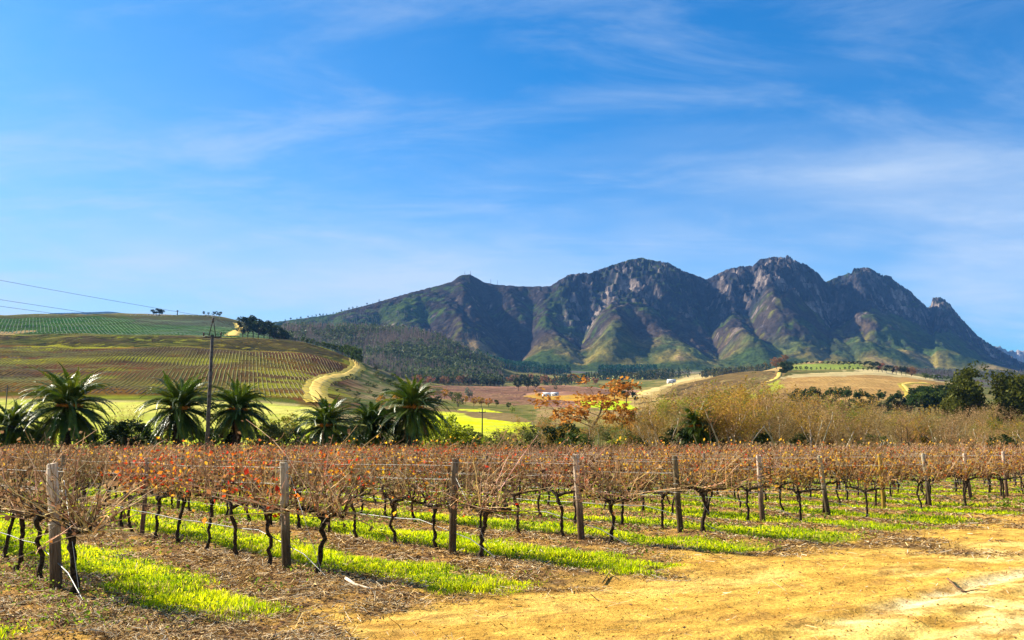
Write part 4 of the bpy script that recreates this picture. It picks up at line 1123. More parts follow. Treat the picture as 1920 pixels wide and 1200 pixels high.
# ------------------------------------------------------------------ leafy trees
def crown_mesh(seed, shape='round', n=42, per=34, size=.22, pal=((.05, .09, .015), (.10, .15, .02)), W=1.0, H=1.0, z0=.28, limbs=True, gap=.0):
    """unit tree, height 1, width about W; returns trunk and crown meshes"""
    rs = np.random.default_rng(seed); tb = MB(); cb = MB()
    zc = np.clip(rs.normal(0, 1, n * 3), -2, 2)
    u = rand_unit(n * 3) * (rs.uniform(0.35, 1, n * 3) ** .5)[:, None]
    if shape == 'round': P = u * [W * .40, W * .40, H * (1 - z0) * .5] + [0, 0, z0 + (1 - z0) * .5]
    elif shape == 'column': P = u * [W * .22, W * .22, H * (1 - z0) * .5] + [0, 0, z0 + (1 - z0) * .5]; P[:, :2] *= (1.25 - .7 * (P[:, 2:3]))
    elif shape == 'umbrella':
        P = u * [W * .46, W * .46, .20] + [0, 0, .76]; P[:, 2] += .10 * (1 - (P[:, 0] ** 2 + P[:, 1] ** 2) / (W * .46) ** 2)
    elif shape == 'cone':
        z = rs.uniform(z0, .97, n * 3); a = rs.uniform(0, 6.283, n * 3); r = W * .30 * (1.03 - z) / (1 - z0) * rs.uniform(.5, 1, n * 3)
        P = np.column_stack([np.cos(a) * r, np.sin(a) * r, z])
    # uneven outline: drop clumps in a few directions
    lob = fbm(P[:, 0] * 4 + seed, P[:, 2] * 4 + P[:, 1] * 4, 2, seed)
    P = P[np.argsort(-lob)][:n]
    cr = rs.uniform(.06, .13, n) * (W if shape != 'column' else .7 * W)
    pal = np.array(pal)
    for c, r in zip(P, cr):
        q = rand_unit(per) * (rs.uniform(.25, 1, per) ** .4)[:, None] * r * [1, 1, .75] + c
        A, B = leaf_axes(per, rs.uniform(.5, 1.2, per) * size * .1, flat=.25)
        t = rs.uniform(0, 1) * .5 + rs.uniform(0, 1, per) * .5
        cb.quads(q, A, B, 0, lerp(pal[0], pal[1], t))
    h = z0 + .25
    k = 6; tt = np.linspace(0, 1, k); bend = rs.normal(0, .03, 2)
    T = np.column_stack([bend[0] * tt ** 2, bend[1] * tt ** 2, -.02 + tt * h])
    tb.tube(T, np.interp(tt, [0, .15, 1], [.035, .024, .014]) * (W if shape != 'column' else .6), 6, jit=.15)
    if limbs:
        for c in P[rs.permutation(n)[:9]]:
            b = T[rs.integers(2, k)]; mid = b * .5 + c * .5 + [0, 0, -.03]
            tb.tube([b, mid, c], [.011, .008, .003], 4, cap=False)
    return tb.mesh('tree_trunk', [M_barkdark], smooth=True), cb.mesh('tree_crown', [M_leaf], cols=True)
TR = {
 'green':   [crown_mesh(1 + i, 'round', 44, 34, .26, ((.035, .065, .010), (.095, .135, .02)), W=1.0) for i in range(3)],
 'dark':    [crown_mesh(11 + i, 'round', 46, 34, .26, ((.018, .032, .010), (.05, .075, .018)), W=.95) for i in range(3)],
 'lime':    [crown_mesh(21 + i, 'round', 40, 34, .24, ((.16, .22, .01), (.36, .38, .02)), W=1.2, z0=.05) for i in range(2)],
 'orange':  [crown_mesh(31 + i, 'round', 40, 30, .26, ((.34, .14, .02), (.62, .34, .03)), W=1.0) for i in range(3)],
 'rust':    [crown_mesh(41 + i, 'round', 40, 30, .30, ((.20, .085, .04), (.38, .19, .08)), W=1.25, z0=.15) for i in range(3)],
 'olive':   [crown_mesh(51 + i, 'round', 40, 34, .26, ((.07, .085, .02), (.18, .19, .05)), W=1.15, z0=.03) for i in range(3)],
 'grey':    [crown_mesh(61, 'round', 40, 30, .26, ((.12, .15, .10), (.24, .27, .19)), W=1.0, z0=.1)],
 'conifer': [crown_mesh(71 + i, 'column', 40, 34, .26, ((.022, .045, .012), (.075, .11, .025)), W=1.25, z0=.06) for i in range(4)],
 'big':     [crown_mesh(81 + i, 'round', 120, 90, .20, ((.035, .05, .008), (.15, .14, .02)), W=1.5, z0=.12) for i in range(2)],
}
def tree(kind, x, y, h, label, cat='tree', group=None, name=None, w=1.0, z=None):
    v = TR[kind]; t_, c_ = v[rng.integers(0, len(v))]
    z = tz1(x, y) if z is None else z
    nm = name or {'conifer': 'conifer_tree', 'lime': 'shrub', 'olive': 'shrub'}.get(kind, 'tree')
    r = obj(nm, None, loc=(x, y, z - .03 * h), rot=(0, 0, rng.uniform(0, 6.28)), sc=(h * w, h * w, h), label=label, cat=cat, group=group)
    obj('trunk', t_, parent=r); obj('crown', c_, parent=r, kind='stuff')
    return r
def tree_px(kind, px, pyb, hpx, label, ymin=90, **k):
    x, y, z = hit(px, pyb, ymin)
    return tree(kind, x, y, hpx / F * y, label, z=z, **k)
def tree_Y(kind, px, Y, pytop, label, **k):
    x = px2s(px) * Y; z = tz1(x, Y); top = EYE + Y * float(py2t(pytop))
    return tree(kind, x, Y, max(1.0, top - z), label, z=z, **k)

G = 'trees along the crest beside the upper track'
for i, (px, pt, w) in enumerate([(446, 596, .9), (456, 592, 1), (466, 597, 1.1), (476, 600, 1.2), (487, 603, 1.2), (497, 607, 1.3), (507, 612, 1.3), (516, 617, 1.4), (524, 622, 1.4)]):
    tree_Y('dark', px, 960 + 20 * (i % 3), pt - 3, f'dark tree in the hilltop clump right of the upper track, {ORD(i + 1)} from its left end', group=G, w=w)
G = 'green bushes on the crest above the winding dirt road'
for i, (px, pb, hp) in enumerate([(562, 636, 9), (570, 637, 9), (580, 638, 10), (590, 638, 8), (600, 640, 11), (609, 642, 12), (618, 645, 13), (628, 648, 14), (637, 651, 15), (646, 654, 20), (655, 659, 24), (664, 663, 26), (673, 667, 27), (681, 671, 26), (687, 676, 20)]):
    tree('green', px2s(px) * 838, 838 - 9 * max(0, i - 8), hp / F * 838 + 1.5, f'green bushy tree on the crest above the winding road, {ORD(i + 1)} from the left', group=G, w=1.1)
G = 'scrub bushes on the rocky spur'
shr = [(690, 682, 12), (703, 693, 10), (718, 690, 9), (648, 713, 9), (662, 714, 10), (640, 714, 7), (655, 708, 7), (706, 708, 13), (718, 716, 13), (730, 722, 14), (744, 728, 15), (752, 735, 14), (735, 708, 9), (700, 727, 10),
       (688, 722, 8), (722, 742, 14), (667, 742, 9), (668, 756, 12), (700, 748, 9), (650, 735, 8), (625, 722, 8), (760, 722, 8), (712, 677, 6), (676, 700, 6), (742, 712, 8), (770, 745, 12), (690, 738, 8), (630, 735, 6), (680, 768, 10), (745, 750, 12)]
for i, (px, pb, hp) in enumerate(shr):
    pos = 'near the road bend' if px < 672 else 'down the rocky slope behind the palms' if pb > 715 else 'high on the rocky spur'
    tree_px('olive' if i % 3 else 'green', px, pb, hp, f'round scrub bush {pos}, {ORD(i + 1)} of the scatter', group=G, cat='bush', name='scrub_bush', w=1.6)
# the valley trees
V_ = [('dark', 805, 758, 16, 'dark shrub clump right of the tallest palm'), ('dark', 820, 764, 22, 'dark round shrub just right of the palm group'), ('orange', 832, 748, 20, 'orange autumn bush between two green ones behind the palms'),
      ('green', 845, 748, 14, 'small green tree behind the orange valley bushes'), ('olive', 858, 764, 30, 'round olive green bush standing alone in the bright field'), ('grey', 880, 746, 24, 'blue grey leafed tree above the orange bushes'),
      ('orange', 872, 758, 16, 'low orange bush left of the row of orange bushes'), ('orange', 888, 762, 18, 'orange bush in the row at the edge of the bright field'), ('orange', 902, 763, 20, 'tallest orange bush in the row beside the bright field'),
      ('orange', 916, 764, 18, 'orange bush near the right end of its row'), ('green', 930, 763, 14, 'green bush ending the row of orange bushes'), ('orange', 715, 766, 26, 'orange leafed bush showing over the middle palm'),
      ('orange', 738, 762, 22, 'orange leafed bush left of the tallest palm crown'), ('green', 954, 768, 14, 'green bush left of the bare twiggy thicket'), ('lime', 960, 774, 12, 'lime green bush at the corner of the bright field'),
      ('dark', 972, 733, 26, 'dark tree left of the white farm roofs, wider of two'), ('dark', 990, 733, 30, 'tallest dark tree beside the white farm roofs'), ('dark', 1004, 731, 18, 'small dark tree touching the white farm roofs'),
      ('rust', 1022, 722, 20, 'rusty brown tree behind the white farm roofs'), ('olive', 1042, 731, 9, 'low hedge bush right of the farm roofs'), ('orange', 1154, 748, 38, 'bright orange leafed tree left of a dark evergreen'),
      ('dark', 1176, 756, 42, 'tall dark evergreen right of the bright orange tree'), ('dark', 1192, 756, 20, 'low dark bush at the foot of the tall evergreen'), ('orange', 1165, 742, 22, 'orange tree top behind the tall evergreen'),
      ('dark', 1180, 712, 16, 'small dark tree standing alone in the pale far field'), ('green', 1146, 712, 6, 'small green bush in the pale far field')]
for k_, px, pb, hp, lab in V_:
    tree_px(k_, px, pb, hp, lab, cat='bush' if 'bush' in lab or 'shrub' in lab else 'tree', name='bush' if ('bush' in lab or 'shrub' in lab) else 'tree')
G = 'autumn trees at the foot of the forested hill'
for i in range(26):
    px = 778 + i * 13.5 + rng.uniform(-3, 3)
    k_ = ['rust', 'rust', 'rust', 'dark', 'rust', 'olive'][i % 6]
    tree_px(k_, px, 722 + rng.uniform(-2, 2) - (i > 12) * 2, rng.uniform(13, 20), f'autumn coloured tree at the foot of the forested hill, {ORD(i + 1)} from the left', group=G, w=rng.uniform(.9, 1.2), ymin=600, name='tree')
# trees around the right hill
G = 'dark conifers in line on the right hill'
for i in range(24):
    px = 1497 + i * 9.3 + rng.uniform(-2, 2); pt = 724 + (i * .6) + rng.uniform(-3, 3) if i < 8 else 727 + rng.uniform(-4, 4) + (i - 8) * .55
    tree_Y('conifer', px, 430 + rng.uniform(-8, 8), pt, f'dark conifer below the ploughed hill, {ORD(i + 1)} in the line from the left', group=G, w=rng.uniform(.8, 1.1))
G = 'leafy trees between the ploughed hill and the big tree'
for i in range(20):
    px = 1728 + (i % 10) * 10 + rng.uniform(-3, 3); row = i // 10
    tree_Y('green' if i % 3 else 'dark', px, 470 - row * 50, 722 + row * 10 + rng.uniform(-4, 6), f'bushy tree right of the forked track, {ORD(i % 10 + 1)} along its {"back" if row == 0 else "front"} line', group=G, w=1.2, name='tree')
G = 'green trees beyond the ploughed hill crest'
for i in range(9):
    tree_Y('green', 1744 + i * 8, 1120 + rng.uniform(-20, 20), 698 + i * 1.3 + rng.uniform(-1, 2), f'green tree beyond the hill crest at right, {ORD(i + 1)} from the left', group=G, w=1.2, name='tree')
G = 'hedge trees climbing the right hill'
for i in range(10):
    f_ = i / 9; tree('conifer', px2s(1472 + f_ * 18) * (900 + f_ * 420), 900 + f_ * 420, 13, f'hedge tree in the steep line up the right hill, {ORD(i + 1)} from the bottom', group=G, w=1.3)
tree_Y('rust', 1462, 1500, 668, 'brown rounded tree left of the steep hedge line', w=.9, name='tree'); tree_Y('rust', 1478, 1500, 665, 'taller brown tree at the top of the steep hedge line', w=.9, name='tree')
G = 'far windbreak trees behind the ploughed hill'
for i in range(26):
    px = 1492 + i * 9 + rng.uniform(-2, 2)
    tree_Y('dark' if px < 1640 else ['dark', 'rust', 'dark'][i % 3], px, 1240, (687 if px < 1640 else 679 + (px - 1640) * .1) + rng.uniform(-2, 2) + (2 if 1560 < px < 1580 else 0), f'windbreak tree behind the ploughed hill crest, {ORD(i + 1)} from the left', group=G, w=1.0, name='tree')
for i in range(16):
    px = 1500 + i * 10
    tree_Y('dark', px, 1480, 677 + rng.uniform(-1, 1) , f'low hedge tree between the two far parcels, {ORD(i + 1)} from the left', group='low hedge trees between far parcels', w=1.8, name='tree')
tree_Y('big', 1866, 235, 683, 'big spreading dark olive tree at the right edge of the picture', w=1.0, name='spreading_tree')
tree_Y('big', 1918, 245, 700, 'spreading tree overlapping the big one at the right edge', w=.62, name='spreading_tree')
tree_Y('big', 1812, 240, 722, 'smaller rounded tree just left of the big spreading tree', w=.75, name='spreading_tree')

# far woods that read as a mass
def mass(name, label, regions, n, hrange, kinds, pal, seed, wmul=1.0, quads=16):
    rs = np.random.default_rng(seed); mb = MB()
    for (pl, pr, yl, yh, share) in regions:
        m = int(n * share); px = rs.uniform(pl, pr, m); Y = rs.uniform(yl, yh, m)
        x = px2s(px) * Y; z = tz(x, Y)
        far_ = Y > 3000
        if far_.any(): z[far_] = [mount_z(a, b) for a, b in zip(x[far_], Y[far_])]
        keep = fbm(x / 90, Y / 90, 3, seed) > .36
        x, Y, z = x[keep], Y[keep], z[keep]; m = len(x)
        h = rs.uniform(*hrange, m)
        clump = fbm(x / 120, Y / 120, 3, seed + 5)
        kd = (clump + rs.normal(0, .12, m) > .5).astype(int) if len(kinds) > 1 else np.zeros(m, int)
        for kk, kd_name in enumerate(kinds):
            s = kd == kk
            if not s.any(): continue
            xs, ys_, zs, hs = x[s], Y[s], z[s], h[s]; k = s.sum(); nq = quads
            t = rs.uniform(0, 1, (k, nq))
            if kd_name == 'spire': wr = .20 * (1.05 - t); zz = .08 + t * .9
            elif kd_name == 'bare': wr = .11 * (1.1 - t); zz = .15 + t * .85
            else: wr = .32 * np.sqrt(np.clip(1 - (2 * t - 1) ** 2, 0, 1)); zz = .2 + t * .75
            a = rs.uniform(0, 6.283, (k, nq)); r = wr * rs.uniform(.3, 1, (k, nq)) * wmul
            C_ = np.stack([xs[:, None] + np.cos(a) * r * hs[:, None], ys_[:, None] + np.sin(a) * r * hs[:, None], zs[:, None] + zz * hs[:, None]], -1).reshape(-1, 3)
            sz = np.repeat(hs, nq) * {'spire': .075, 'bare': .05, 'round': .095}[kd_name]
            A, B = leaf_axes(k * nq, sz * rs.uniform(.6, 1.3, k * nq), flat=.3)
            if kd_name == 'bare':
                A = np.column_stack([rs.normal(0, .25, k * nq), rs.normal(0, .25, k * nq), np.ones(k * nq)]) * (sz * 1.8)[:, None]
                B = np.column_stack([np.cos(a.ravel()), np.sin(a.ravel()), np.zeros(k * nq)]) * (sz * .22)[:, None]
            c0, c1 = np.array(pal[kk][0]), np.array(pal[kk][1])
            tt = np.clip(np.repeat(rs.random(k), nq) * .7 + rs.random(k * nq) * .3, 0, 1)
            mb.quads(C_, A, B, 0, lerp(c0, c1, tt))
            tr = np.stack([xs, ys_, zs], -1)
            Ct = tr + np.column_stack([np.zeros(k), np.zeros(k), hs * .33])
            mb.quads(Ct, np.column_stack([np.full(k, .35), np.zeros(k), np.zeros(k)]) * (hs / 16)[:, None], np.column_stack([np.zeros(k), np.zeros(k), hs * .36]), 0, np.tile(np.array([.13, .10, .08]), (k, 1)))
    return obj(name, mb.mesh(name, [M_leaf], cols=True), kind='stuff', cat='forest', label=label)
mass('hill_forest', 'forest of burnt bare trunks and green regrowth on the hill behind the palms', [(520, 780, 1480, 2230, .62), (780, 945, 1450, 2200, .45)], 4600, (13, 22), ['bare', 'round'],
     [((.12, .09, .08), (.24, .18, .15)), ((.035, .06, .02), (.12, .14, .05))], 5, quads=16)
mass('pine_plantation', 'dark blue green pine plantation at the foot of the mountain', [(890, 1010, 2300, 2950, .5), (1010, 1070, 2250, 2500, .15), (1125, 1235, 2350, 2620, .35)], 1500, (20, 28), ['spire'],
     [((.012, .05, .035), (.03, .09, .05))], 6, quads=20, wmul=1.2)
mass('valley_woods', 'dark belts of trees across the far valley below the mountain', [(1090, 1265, 1750, 1900, .35), (1200, 1300, 1900, 2200, .15), (1320, 1450, 1700, 2000, .3), (960, 1100, 1500, 1700, .2)], 620, (13, 20), ['spire', 'round'],
     [((.02, .045, .02), (.05, .085, .03)), ((.05, .06, .02), (.16, .12, .04))], 8, quads=20, wmul=1.2)
mass('bare_woods', 'mauve grey bare woods between the ploughed hill and the mountain', [(1690, 1960, 1600, 2600, 1)], 1300, (10, 15), ['bare', 'round'],
     [((.13, .10, .11), (.20, .16, .16)), ((.07, .07, .05), (.12, .12, .07))], 9, quads=12)
mass('mountain_foot_trees', 'scattered burnt woodland on the lowest mountain slopes', [(560, 900, 3060, 3500, .5), (520, 760, 3400, 3850, .5)], 1500, (12, 18), ['bare', 'round'],
     [((.11, .09, .09), (.18, .14, .14)), ((.035, .06, .035), (.07, .09, .04))], 10, quads=8)
# small trees standing out on the left shoulder of the mountain
sil = [527, 537, 549, 556, 570, 578, 586, 593, 599, 605, 612, 618, 624, 629, 634, 640, 648, 655, 663, 672, 682, 693, 705, 718]
for i, px in enumerate(sil):
    Yr_ = float(np.interp(px, yr_[:, 0], yr_[:, 1])) ; x = px2s(px) * Yr_; z = mount_z(x, Yr_)
    tree('dark', x, Yr_ - 6, float(rng.uniform(6, 15)), f'tiny tree on the skyline of the mountain\'s long left shoulder, {ORD(i + 1)} from the left', z=z - 3, w=.9, group='skyline trees on the mountain shoulder', name='tree')
# masts on the domed summit
for i, (px, pt, w) in enumerate([(869, 508, .6), (880, 508, .6), (919, 523, .7), (932, 525, .7)]):
    Yr_ = float(np.interp(px, yr_[:, 0], yr_[:, 1])); x = px2s(px) * Yr_; z = mount_z(x, Yr_); top = EYE + Yr_ * float(py2t(pt))
    mb = MB(); h = max(12, top - z) + 4
    for q in range(3): mb.tube([(w * math.cos(q * 2.1) * 2, w * math.sin(q * 2.1) * 2, 0), (0, 0, h)], .45, 3)
    o = obj('radio_mast', mb.mesh('mast', [M_steel]), loc=(x, Yr_, z - 4), cat='mast', group='radio masts on the mountain',
        label=['left mast on the domed mountain summit', 'right mast on the domed mountain summit', 'left of two slim masts on the saddle right of the dome', 'right of two slim masts on the saddle right of the dome'][i])
# hilltop: tree clump, lone posts, boulders
for i, (px, pt, w) in enumerate([(273, 580, 1.4), (279, 578, 1.4), (285, 579, 1.3), (290, 581, 1.3)]):
    tree_Y('dark', px, 1385, pt, f'dark tree in the small hilltop clump left of the tall post, {ORD(i + 1)} from the left', group='small hilltop tree clump', w=w, name='tree')
for i, px in enumerate([370, 379, 388, 394, 401]):
    tree_Y('dark', px, 1380, [583, 585, 584, 583, 584][i], f'little tree on the hilltop skyline behind the power pole, {ORD(i + 1)} from the left', group='little skyline trees', w=1.0, name='tree')
x, Y = px2s(319) * 1380, 1380; z = tz1(x, Y); mb = MB(); mb.tube([(0, 0, 0), (0, 0, 7.5)], [.8, .7], 6); mb.box((0, 0, 7.6), (2.2, 2.2, 1.4))
obj('water_tank', mb.mesh('water_tank', [M_steel]), loc=(x, Y, z), cat='water tank', label='small dark tank on a stalk standing on the hilltop skyline')
mb = MB(); rs = np.random.default_rng(3)
for i in range(130):
    px = rs.uniform(225, 400); Y = rs.uniform(1340, 1400); x = px2s(px) * Y; r = rs.uniform(.5, 1.5)
    v = np.array([[1, 0, 0], [-1, 0, 0], [0, 1, 0], [0, -1, 0], [0, 0, .9], [0, 0, -.6]]) * r * (1 + rs.normal(0, .2, (6, 1))) + [x, Y, tz1(x, Y) + .3]
    mb.add(v, fo)
obj('hilltop_rubble', mb.mesh('hilltop_rubble', [M_stone]), kind='stuff', cat='rubble', label='pale rubble and boulders along the hilltop')
# farm buildings
def house(px, Y, w, d, h, roofh, rot, label, nm='farm_building', wins=3):
    x = px2s(px) * Y; z = tz1(x, Y)
    r = obj(nm, None, loc=(x, Y, z), rot=(0, 0, rot), cat='farm building', label=label)
    mb = MB(); mb.box((0, 0, h / 2 - .5), (w, d, h + 1)); 
    for s in (-1, 1): mb.add([[s * w / 2, -d / 2, h], [s * w / 2, d / 2, h], [s * w / 2, 0, h + roofh]], [[0, 1, 2]])
    obj('wall', mb.mesh('wall', [M_white]), parent=r)
    for s in (-1, 1):
        rb = MB(); n_ = np.array([0, s * roofh, d / 2]); n_ = n_ / np.linalg.norm(n_) * .15
        q = np.array([[-w / 2 - .4, s * (d / 2 + .4), h - .3], [w / 2 + .4, s * (d / 2 + .4), h - .3], [w / 2 + .4, 0, h + roofh], [-w / 2 - .4, 0, h + roofh]])
        rb.add(np.concatenate([q, q + n_]), [[0, 1, 2, 3], [7, 6, 5, 4], [0, 4, 5, 1], [1, 5, 6, 2], [2, 6, 7, 3], [3, 7, 4, 0]])
        obj('roof', rb.mesh('roof', [M_roofg]), parent=r)
    for i in range(wins):
        wb = MB(); wb.box(((i - (wins - 1) / 2) * w / wins, -d / 2 - .03, h * .5), (w / wins * .4, .12, h * .4)); obj('window', wb.mesh('window', [M_glass]), parent=r)
house(1571, 1760, 14, 9, 5, 4, .3, 'larger white farmhouse below the mountain slopes, left of its twin'); house(1603, 1760, 11, 8, 4.5, 4, -.2, 'smaller white farmhouse below the mountain slopes, right of its twin')
house(1556, 1760, 6, 5, 3, 2, .1, 'tiny white shed left of the two white farmhouses', wins=1)
house(1026, 905, 9, 6, 2.4, 1.6, .1, 'white walled farm shed with pale roof in the middle of the valley'); house(1041, 900, 7, 5, 2.2, 1.5, -.2, 'smaller farm shed right of the valley shed', wins=2)
house(1262, 1300, 12, 7, 3.5, 2.2, 0, 'small white shed on the field edge left of the right hill', wins=2)

# ------------------------------------------------------------------ bare trees
def bare_mesh(seed, pale=True, leaves=0, pal=None, spread=.5, upright=.6, trunks=1, density=1.0):
    rs = np.random.default_rng(seed); tb = MB(); cb = MB(); tips = []
    def grow(mb, p, d, L_, r, lvl, k):
        n = 5; s = np.linspace(0, 1, n); bend = rs.normal(0, .16, 3); bend[2] += .12 * upright
        P = p + np.outer(s, d) * L_ + np.outer(s ** 2, bend) * L_ + rs.normal(0, .012, (n, 3)) * L_ * s[:, None]
        mb.tube(P, np.linspace(r, r * .45, n), k, cap=False)
        tips.append(P[-2:])
        if lvl == 0: return
        nb = int(rs.integers(4, 7) * density) if lvl > 1 else int(rs.integers(4, 6) * density)
        for i in range(nb):
            u = rs.uniform(.3, 1); j = min(int(u * (n - 1)), n - 2); q = P[j] + (P[j + 1] - P[j]) * (u * (n - 1) - j)
            dd = d + rand_unit(1)[0] * rs.uniform(.5, 1.0); dd[2] += upright * .5; dd /= np.linalg.norm(dd)
            grow(cb, q, dd, L_ * rs.uniform(.42, .68), r * (1 - u * .5) * .5, lvl - 1, 3)
    for t_ in range(trunks):
        d = np.array([rs.normal(0, .12 + .1 * trunks), rs.normal(0, .12 + .1 * trunks), 1.0]); d /= np.linalg.norm(d)
        P = np.array([rs.normal(0, .02 * trunks), rs.normal(0, .02 * trunks), -.02])
        n = 8; s = np.linspace(0, 1, n); L_ = rs.uniform(.62, .75)
        Q = P + np.outer(s, d) * L_ + np.column_stack([np.cumsum(rs.normal(0, .012, n)), np.cumsum(rs.normal(0, .012, n)), np.zeros(n)])
        r0 = rs.uniform(.011, .016) / (trunks ** .4)
        tb.tube(Q, np.linspace(r0, r0 * .35, n), 6)
        for i in range(int(13 * density / trunks ** .5)):
            u = rs.uniform(.28, 1); j = min(int(u * (n - 1)), n - 2); q = Q[j] + (Q[j + 1] - Q[j]) * (u * (n - 1) - j)
            a = rs.uniform(0, 6.283); dd = np.array([math.cos(a) * spread * 1.3, math.sin(a) * spread * 1.3, upright + rs.uniform(0, .5)]); dd /= np.linalg.norm(dd)
            grow(cb, q, dd, rs.uniform(.16, .34) * (1.25 - .5 * u), r0 * (1 - u * .6) * .5, 2, 4)
    cr = [cb.mesh('branches', [(M_twig if pale else M_twigdark)])]
    if leaves:
        T = np.concatenate(tips); idx = rs.integers(0, len(T), leaves); C_ = T[idx] + rs.normal(0, .012, (leaves, 3))
        A, B = leaf_axes(leaves, rs.uniform(.5, 1.2, leaves) * (.014 if spread > .85 else .0085)); lb = MB(); p_ = np.array(pal)
        lb.quads(C_, A, B, 0, lerp(p_[0], p_[1], rs.random(leaves))); cr.append(lb.mesh('leaves', [M_leaf], cols=True))
    return tb.mesh('bare_trunk', [M_barkpale if pale else M_barkdark], smooth=True), cr
GOLD = ((.24, .14, .02), (.55, .34, .04)); TAN = ((.22, .14, .06), (.42, .29, .13)); GRN2 = ((.12, .15, .02), (.30, .30, .04)); ORG = ((.28, .12, .02), (.56, .30, .04))
BT = {'tan': [bare_mesh(i, True, 500, TAN, trunks=1 + i % 3) for i in range(4)],
      'gold': [bare_mesh(10 + i, True, 700, GOLD, trunks=1 + i % 3) for i in range(3)],
      'green': [bare_mesh(20 + i, True, 900, GRN2, trunks=1 + i % 2) for i in range(2)],
      'dark': [bare_mesh(30 + i, False, 700, GOLD, spread=.8, upright=.35, trunks=1 + i) for i in range(2)],
      'darkorange': [bare_mesh(40, False, 2600, ORG, spread=.9, upright=.3, density=1.15), bare_mesh(41, False, 1200, ORG, spread=.9, upright=.3)],
      'birch': [bare_mesh(50 + i, True, 120, TAN, spread=.45, upright=.8, density=.75) for i in range(2)]}
def bare(kind, x, y, h, label, group=None, w=1.0, lean=0.0):
    v = BT[kind]; t_, cs = v[rng.integers(0, len(v))]; z = tz1(x, y) if y > 85 else 0
    r = obj('bare_tree', None, loc=(x, y, z - .1), rot=(0, lean, rng.uniform(0, 6.28)), sc=(h * w, h * w, h), label=label, cat='tree', group=group)
    obj('trunk', t_, parent=r)
    for i, c in enumerate(cs): obj('branches' if i == 0 else 'leaves', c, parent=r, kind='stuff')
    return r
def bare_at(kind, px, Y, pytop, label, **k):
    x = px2s(px) * Y; z = tz1(x, Y); return bare(kind, x, Y, (EYE + Y * float(py2t(pytop)) - z) * 1.14, label, **k)
bare_at('darkorange', 1088, 118, 706, 'large dark spreading tree with sparse orange leaves and a black forked trunk', w=1.45)
bare_at('darkorange', 1152, 124, 748, 'smaller dark forked tree right of the large spreading one', w=1.2)
for px, Y, pt, lab in [(1236, 100, 742, 'tall pale slim tree with twin white stems left of the palm in the wood'), (1200, 100, 768, 'pale slim sapling left of the twin-stemmed tree'), (1224, 104, 790, 'short pale bare stem beside the twin-stemmed tree'),
                       (1000, 104, 772, 'pale twiggy tree leaning over the thicket left of centre'), (1015, 98, 790, 'low grey bare tree in front of the twiggy thicket'), (1112, 98, 775, 'white stemmed sapling below the spreading tree'),
                       (1300, 96, 745, 'pale bare tree rising behind the shaded palm'), (1372, 95, 750, 'tall pale bare tree right of the shaded palm'), (1405, 95, 765, 'leaning pale trunk tree in front of the wood')]:
    bare_at('birch', px, Y, pt, lab, lean=.25 if 'leaning' in lab else 0)
bare_at('gold', 222, 100, 752, 'small bare tree with a few yellow leaves right of the first full palm', w=.8)
bare_at('dark', 522, 96, 772, 'dark twiggy bush between the middle and the grouped palms', w=1.3)
bare_at('dark', 498, 110, 785, 'thin twiggy shrub right of the third full palm', w=1.2)
tops = [(1180, 775), (1215, 755), (1250, 740), (1300, 724), (1345, 715), (1400, 718), (1450, 724), (1520, 734), (1600, 745), (1680, 757), (1760, 762), (1840, 768), (1960, 774), (2200, 776)]
tp = np.array(tops, float)
NW = 230; lay_ = 5
G = 'bare trees of the wood behind the vineyard'
wrs = np.random.default_rng(31)
pos_words = [(1290, 'by the shaded palm'), (1400, 'under the golden thicket'), (1560, 'below the conifer line'), (1700, 'below the ploughed hill'), (1830, 'below the forked track'), (3000, 'in front of the big spreading tree')]
cnt = {}
for i in range(NW):
    Y = [92, 100, 110, 124, 140][i % 5] + wrs.uniform(-4, 5)
    px = 1190 + (i / NW) * 800 + wrs.uniform(-8, 8)
    if abs(px - 1300) < 42 and Y < 99: continue
    pt = float(np.interp(px, tp[:, 0], tp[:, 1])) + wrs.uniform(-10, 16) + (145 - Y) * .35
    r = wrs.random(); k_ = 'gold' if r < (.45 if px < 1460 else .3 if px < 1580 else .10) else 'tan' if r < .86 else 'green' if r < .95 else 'dark'
    wd = next(b for a, b in pos_words if px < a); rw = ['front', 'second', 'third', 'fourth', 'rear'][i % 5]
    cnt[(wd, rw)] = cnt.get((wd, rw), 0) + 1
    colr = {'gold': 'golden', 'tan': 'tan', 'green': 'green tinged', 'dark': 'dark'}[k_]
    bare_at(k_, px, Y, pt, f'{colr} bare tree {wd}, {ORD(cnt[(wd, rw)])} of the {rw} line', group=G, w=wrs.uniform(.9, 1.35), lean=wrs.normal(0, .06))
G = 'twiggy trees of the thicket left of the spreading tree'
for i in range(16):
    px = 945 + i * 15 + wrs.uniform(-5, 5); Y = [96, 108, 120][i % 3]
    bare_at(['tan', 'green', 'gold', 'tan'][i % 4], px, Y, 785 + wrs.uniform(-12, 14), f'low twiggy tree of the thicket beside the bright field, {ORD(i + 1)} from the left', group=G, w=1.3)

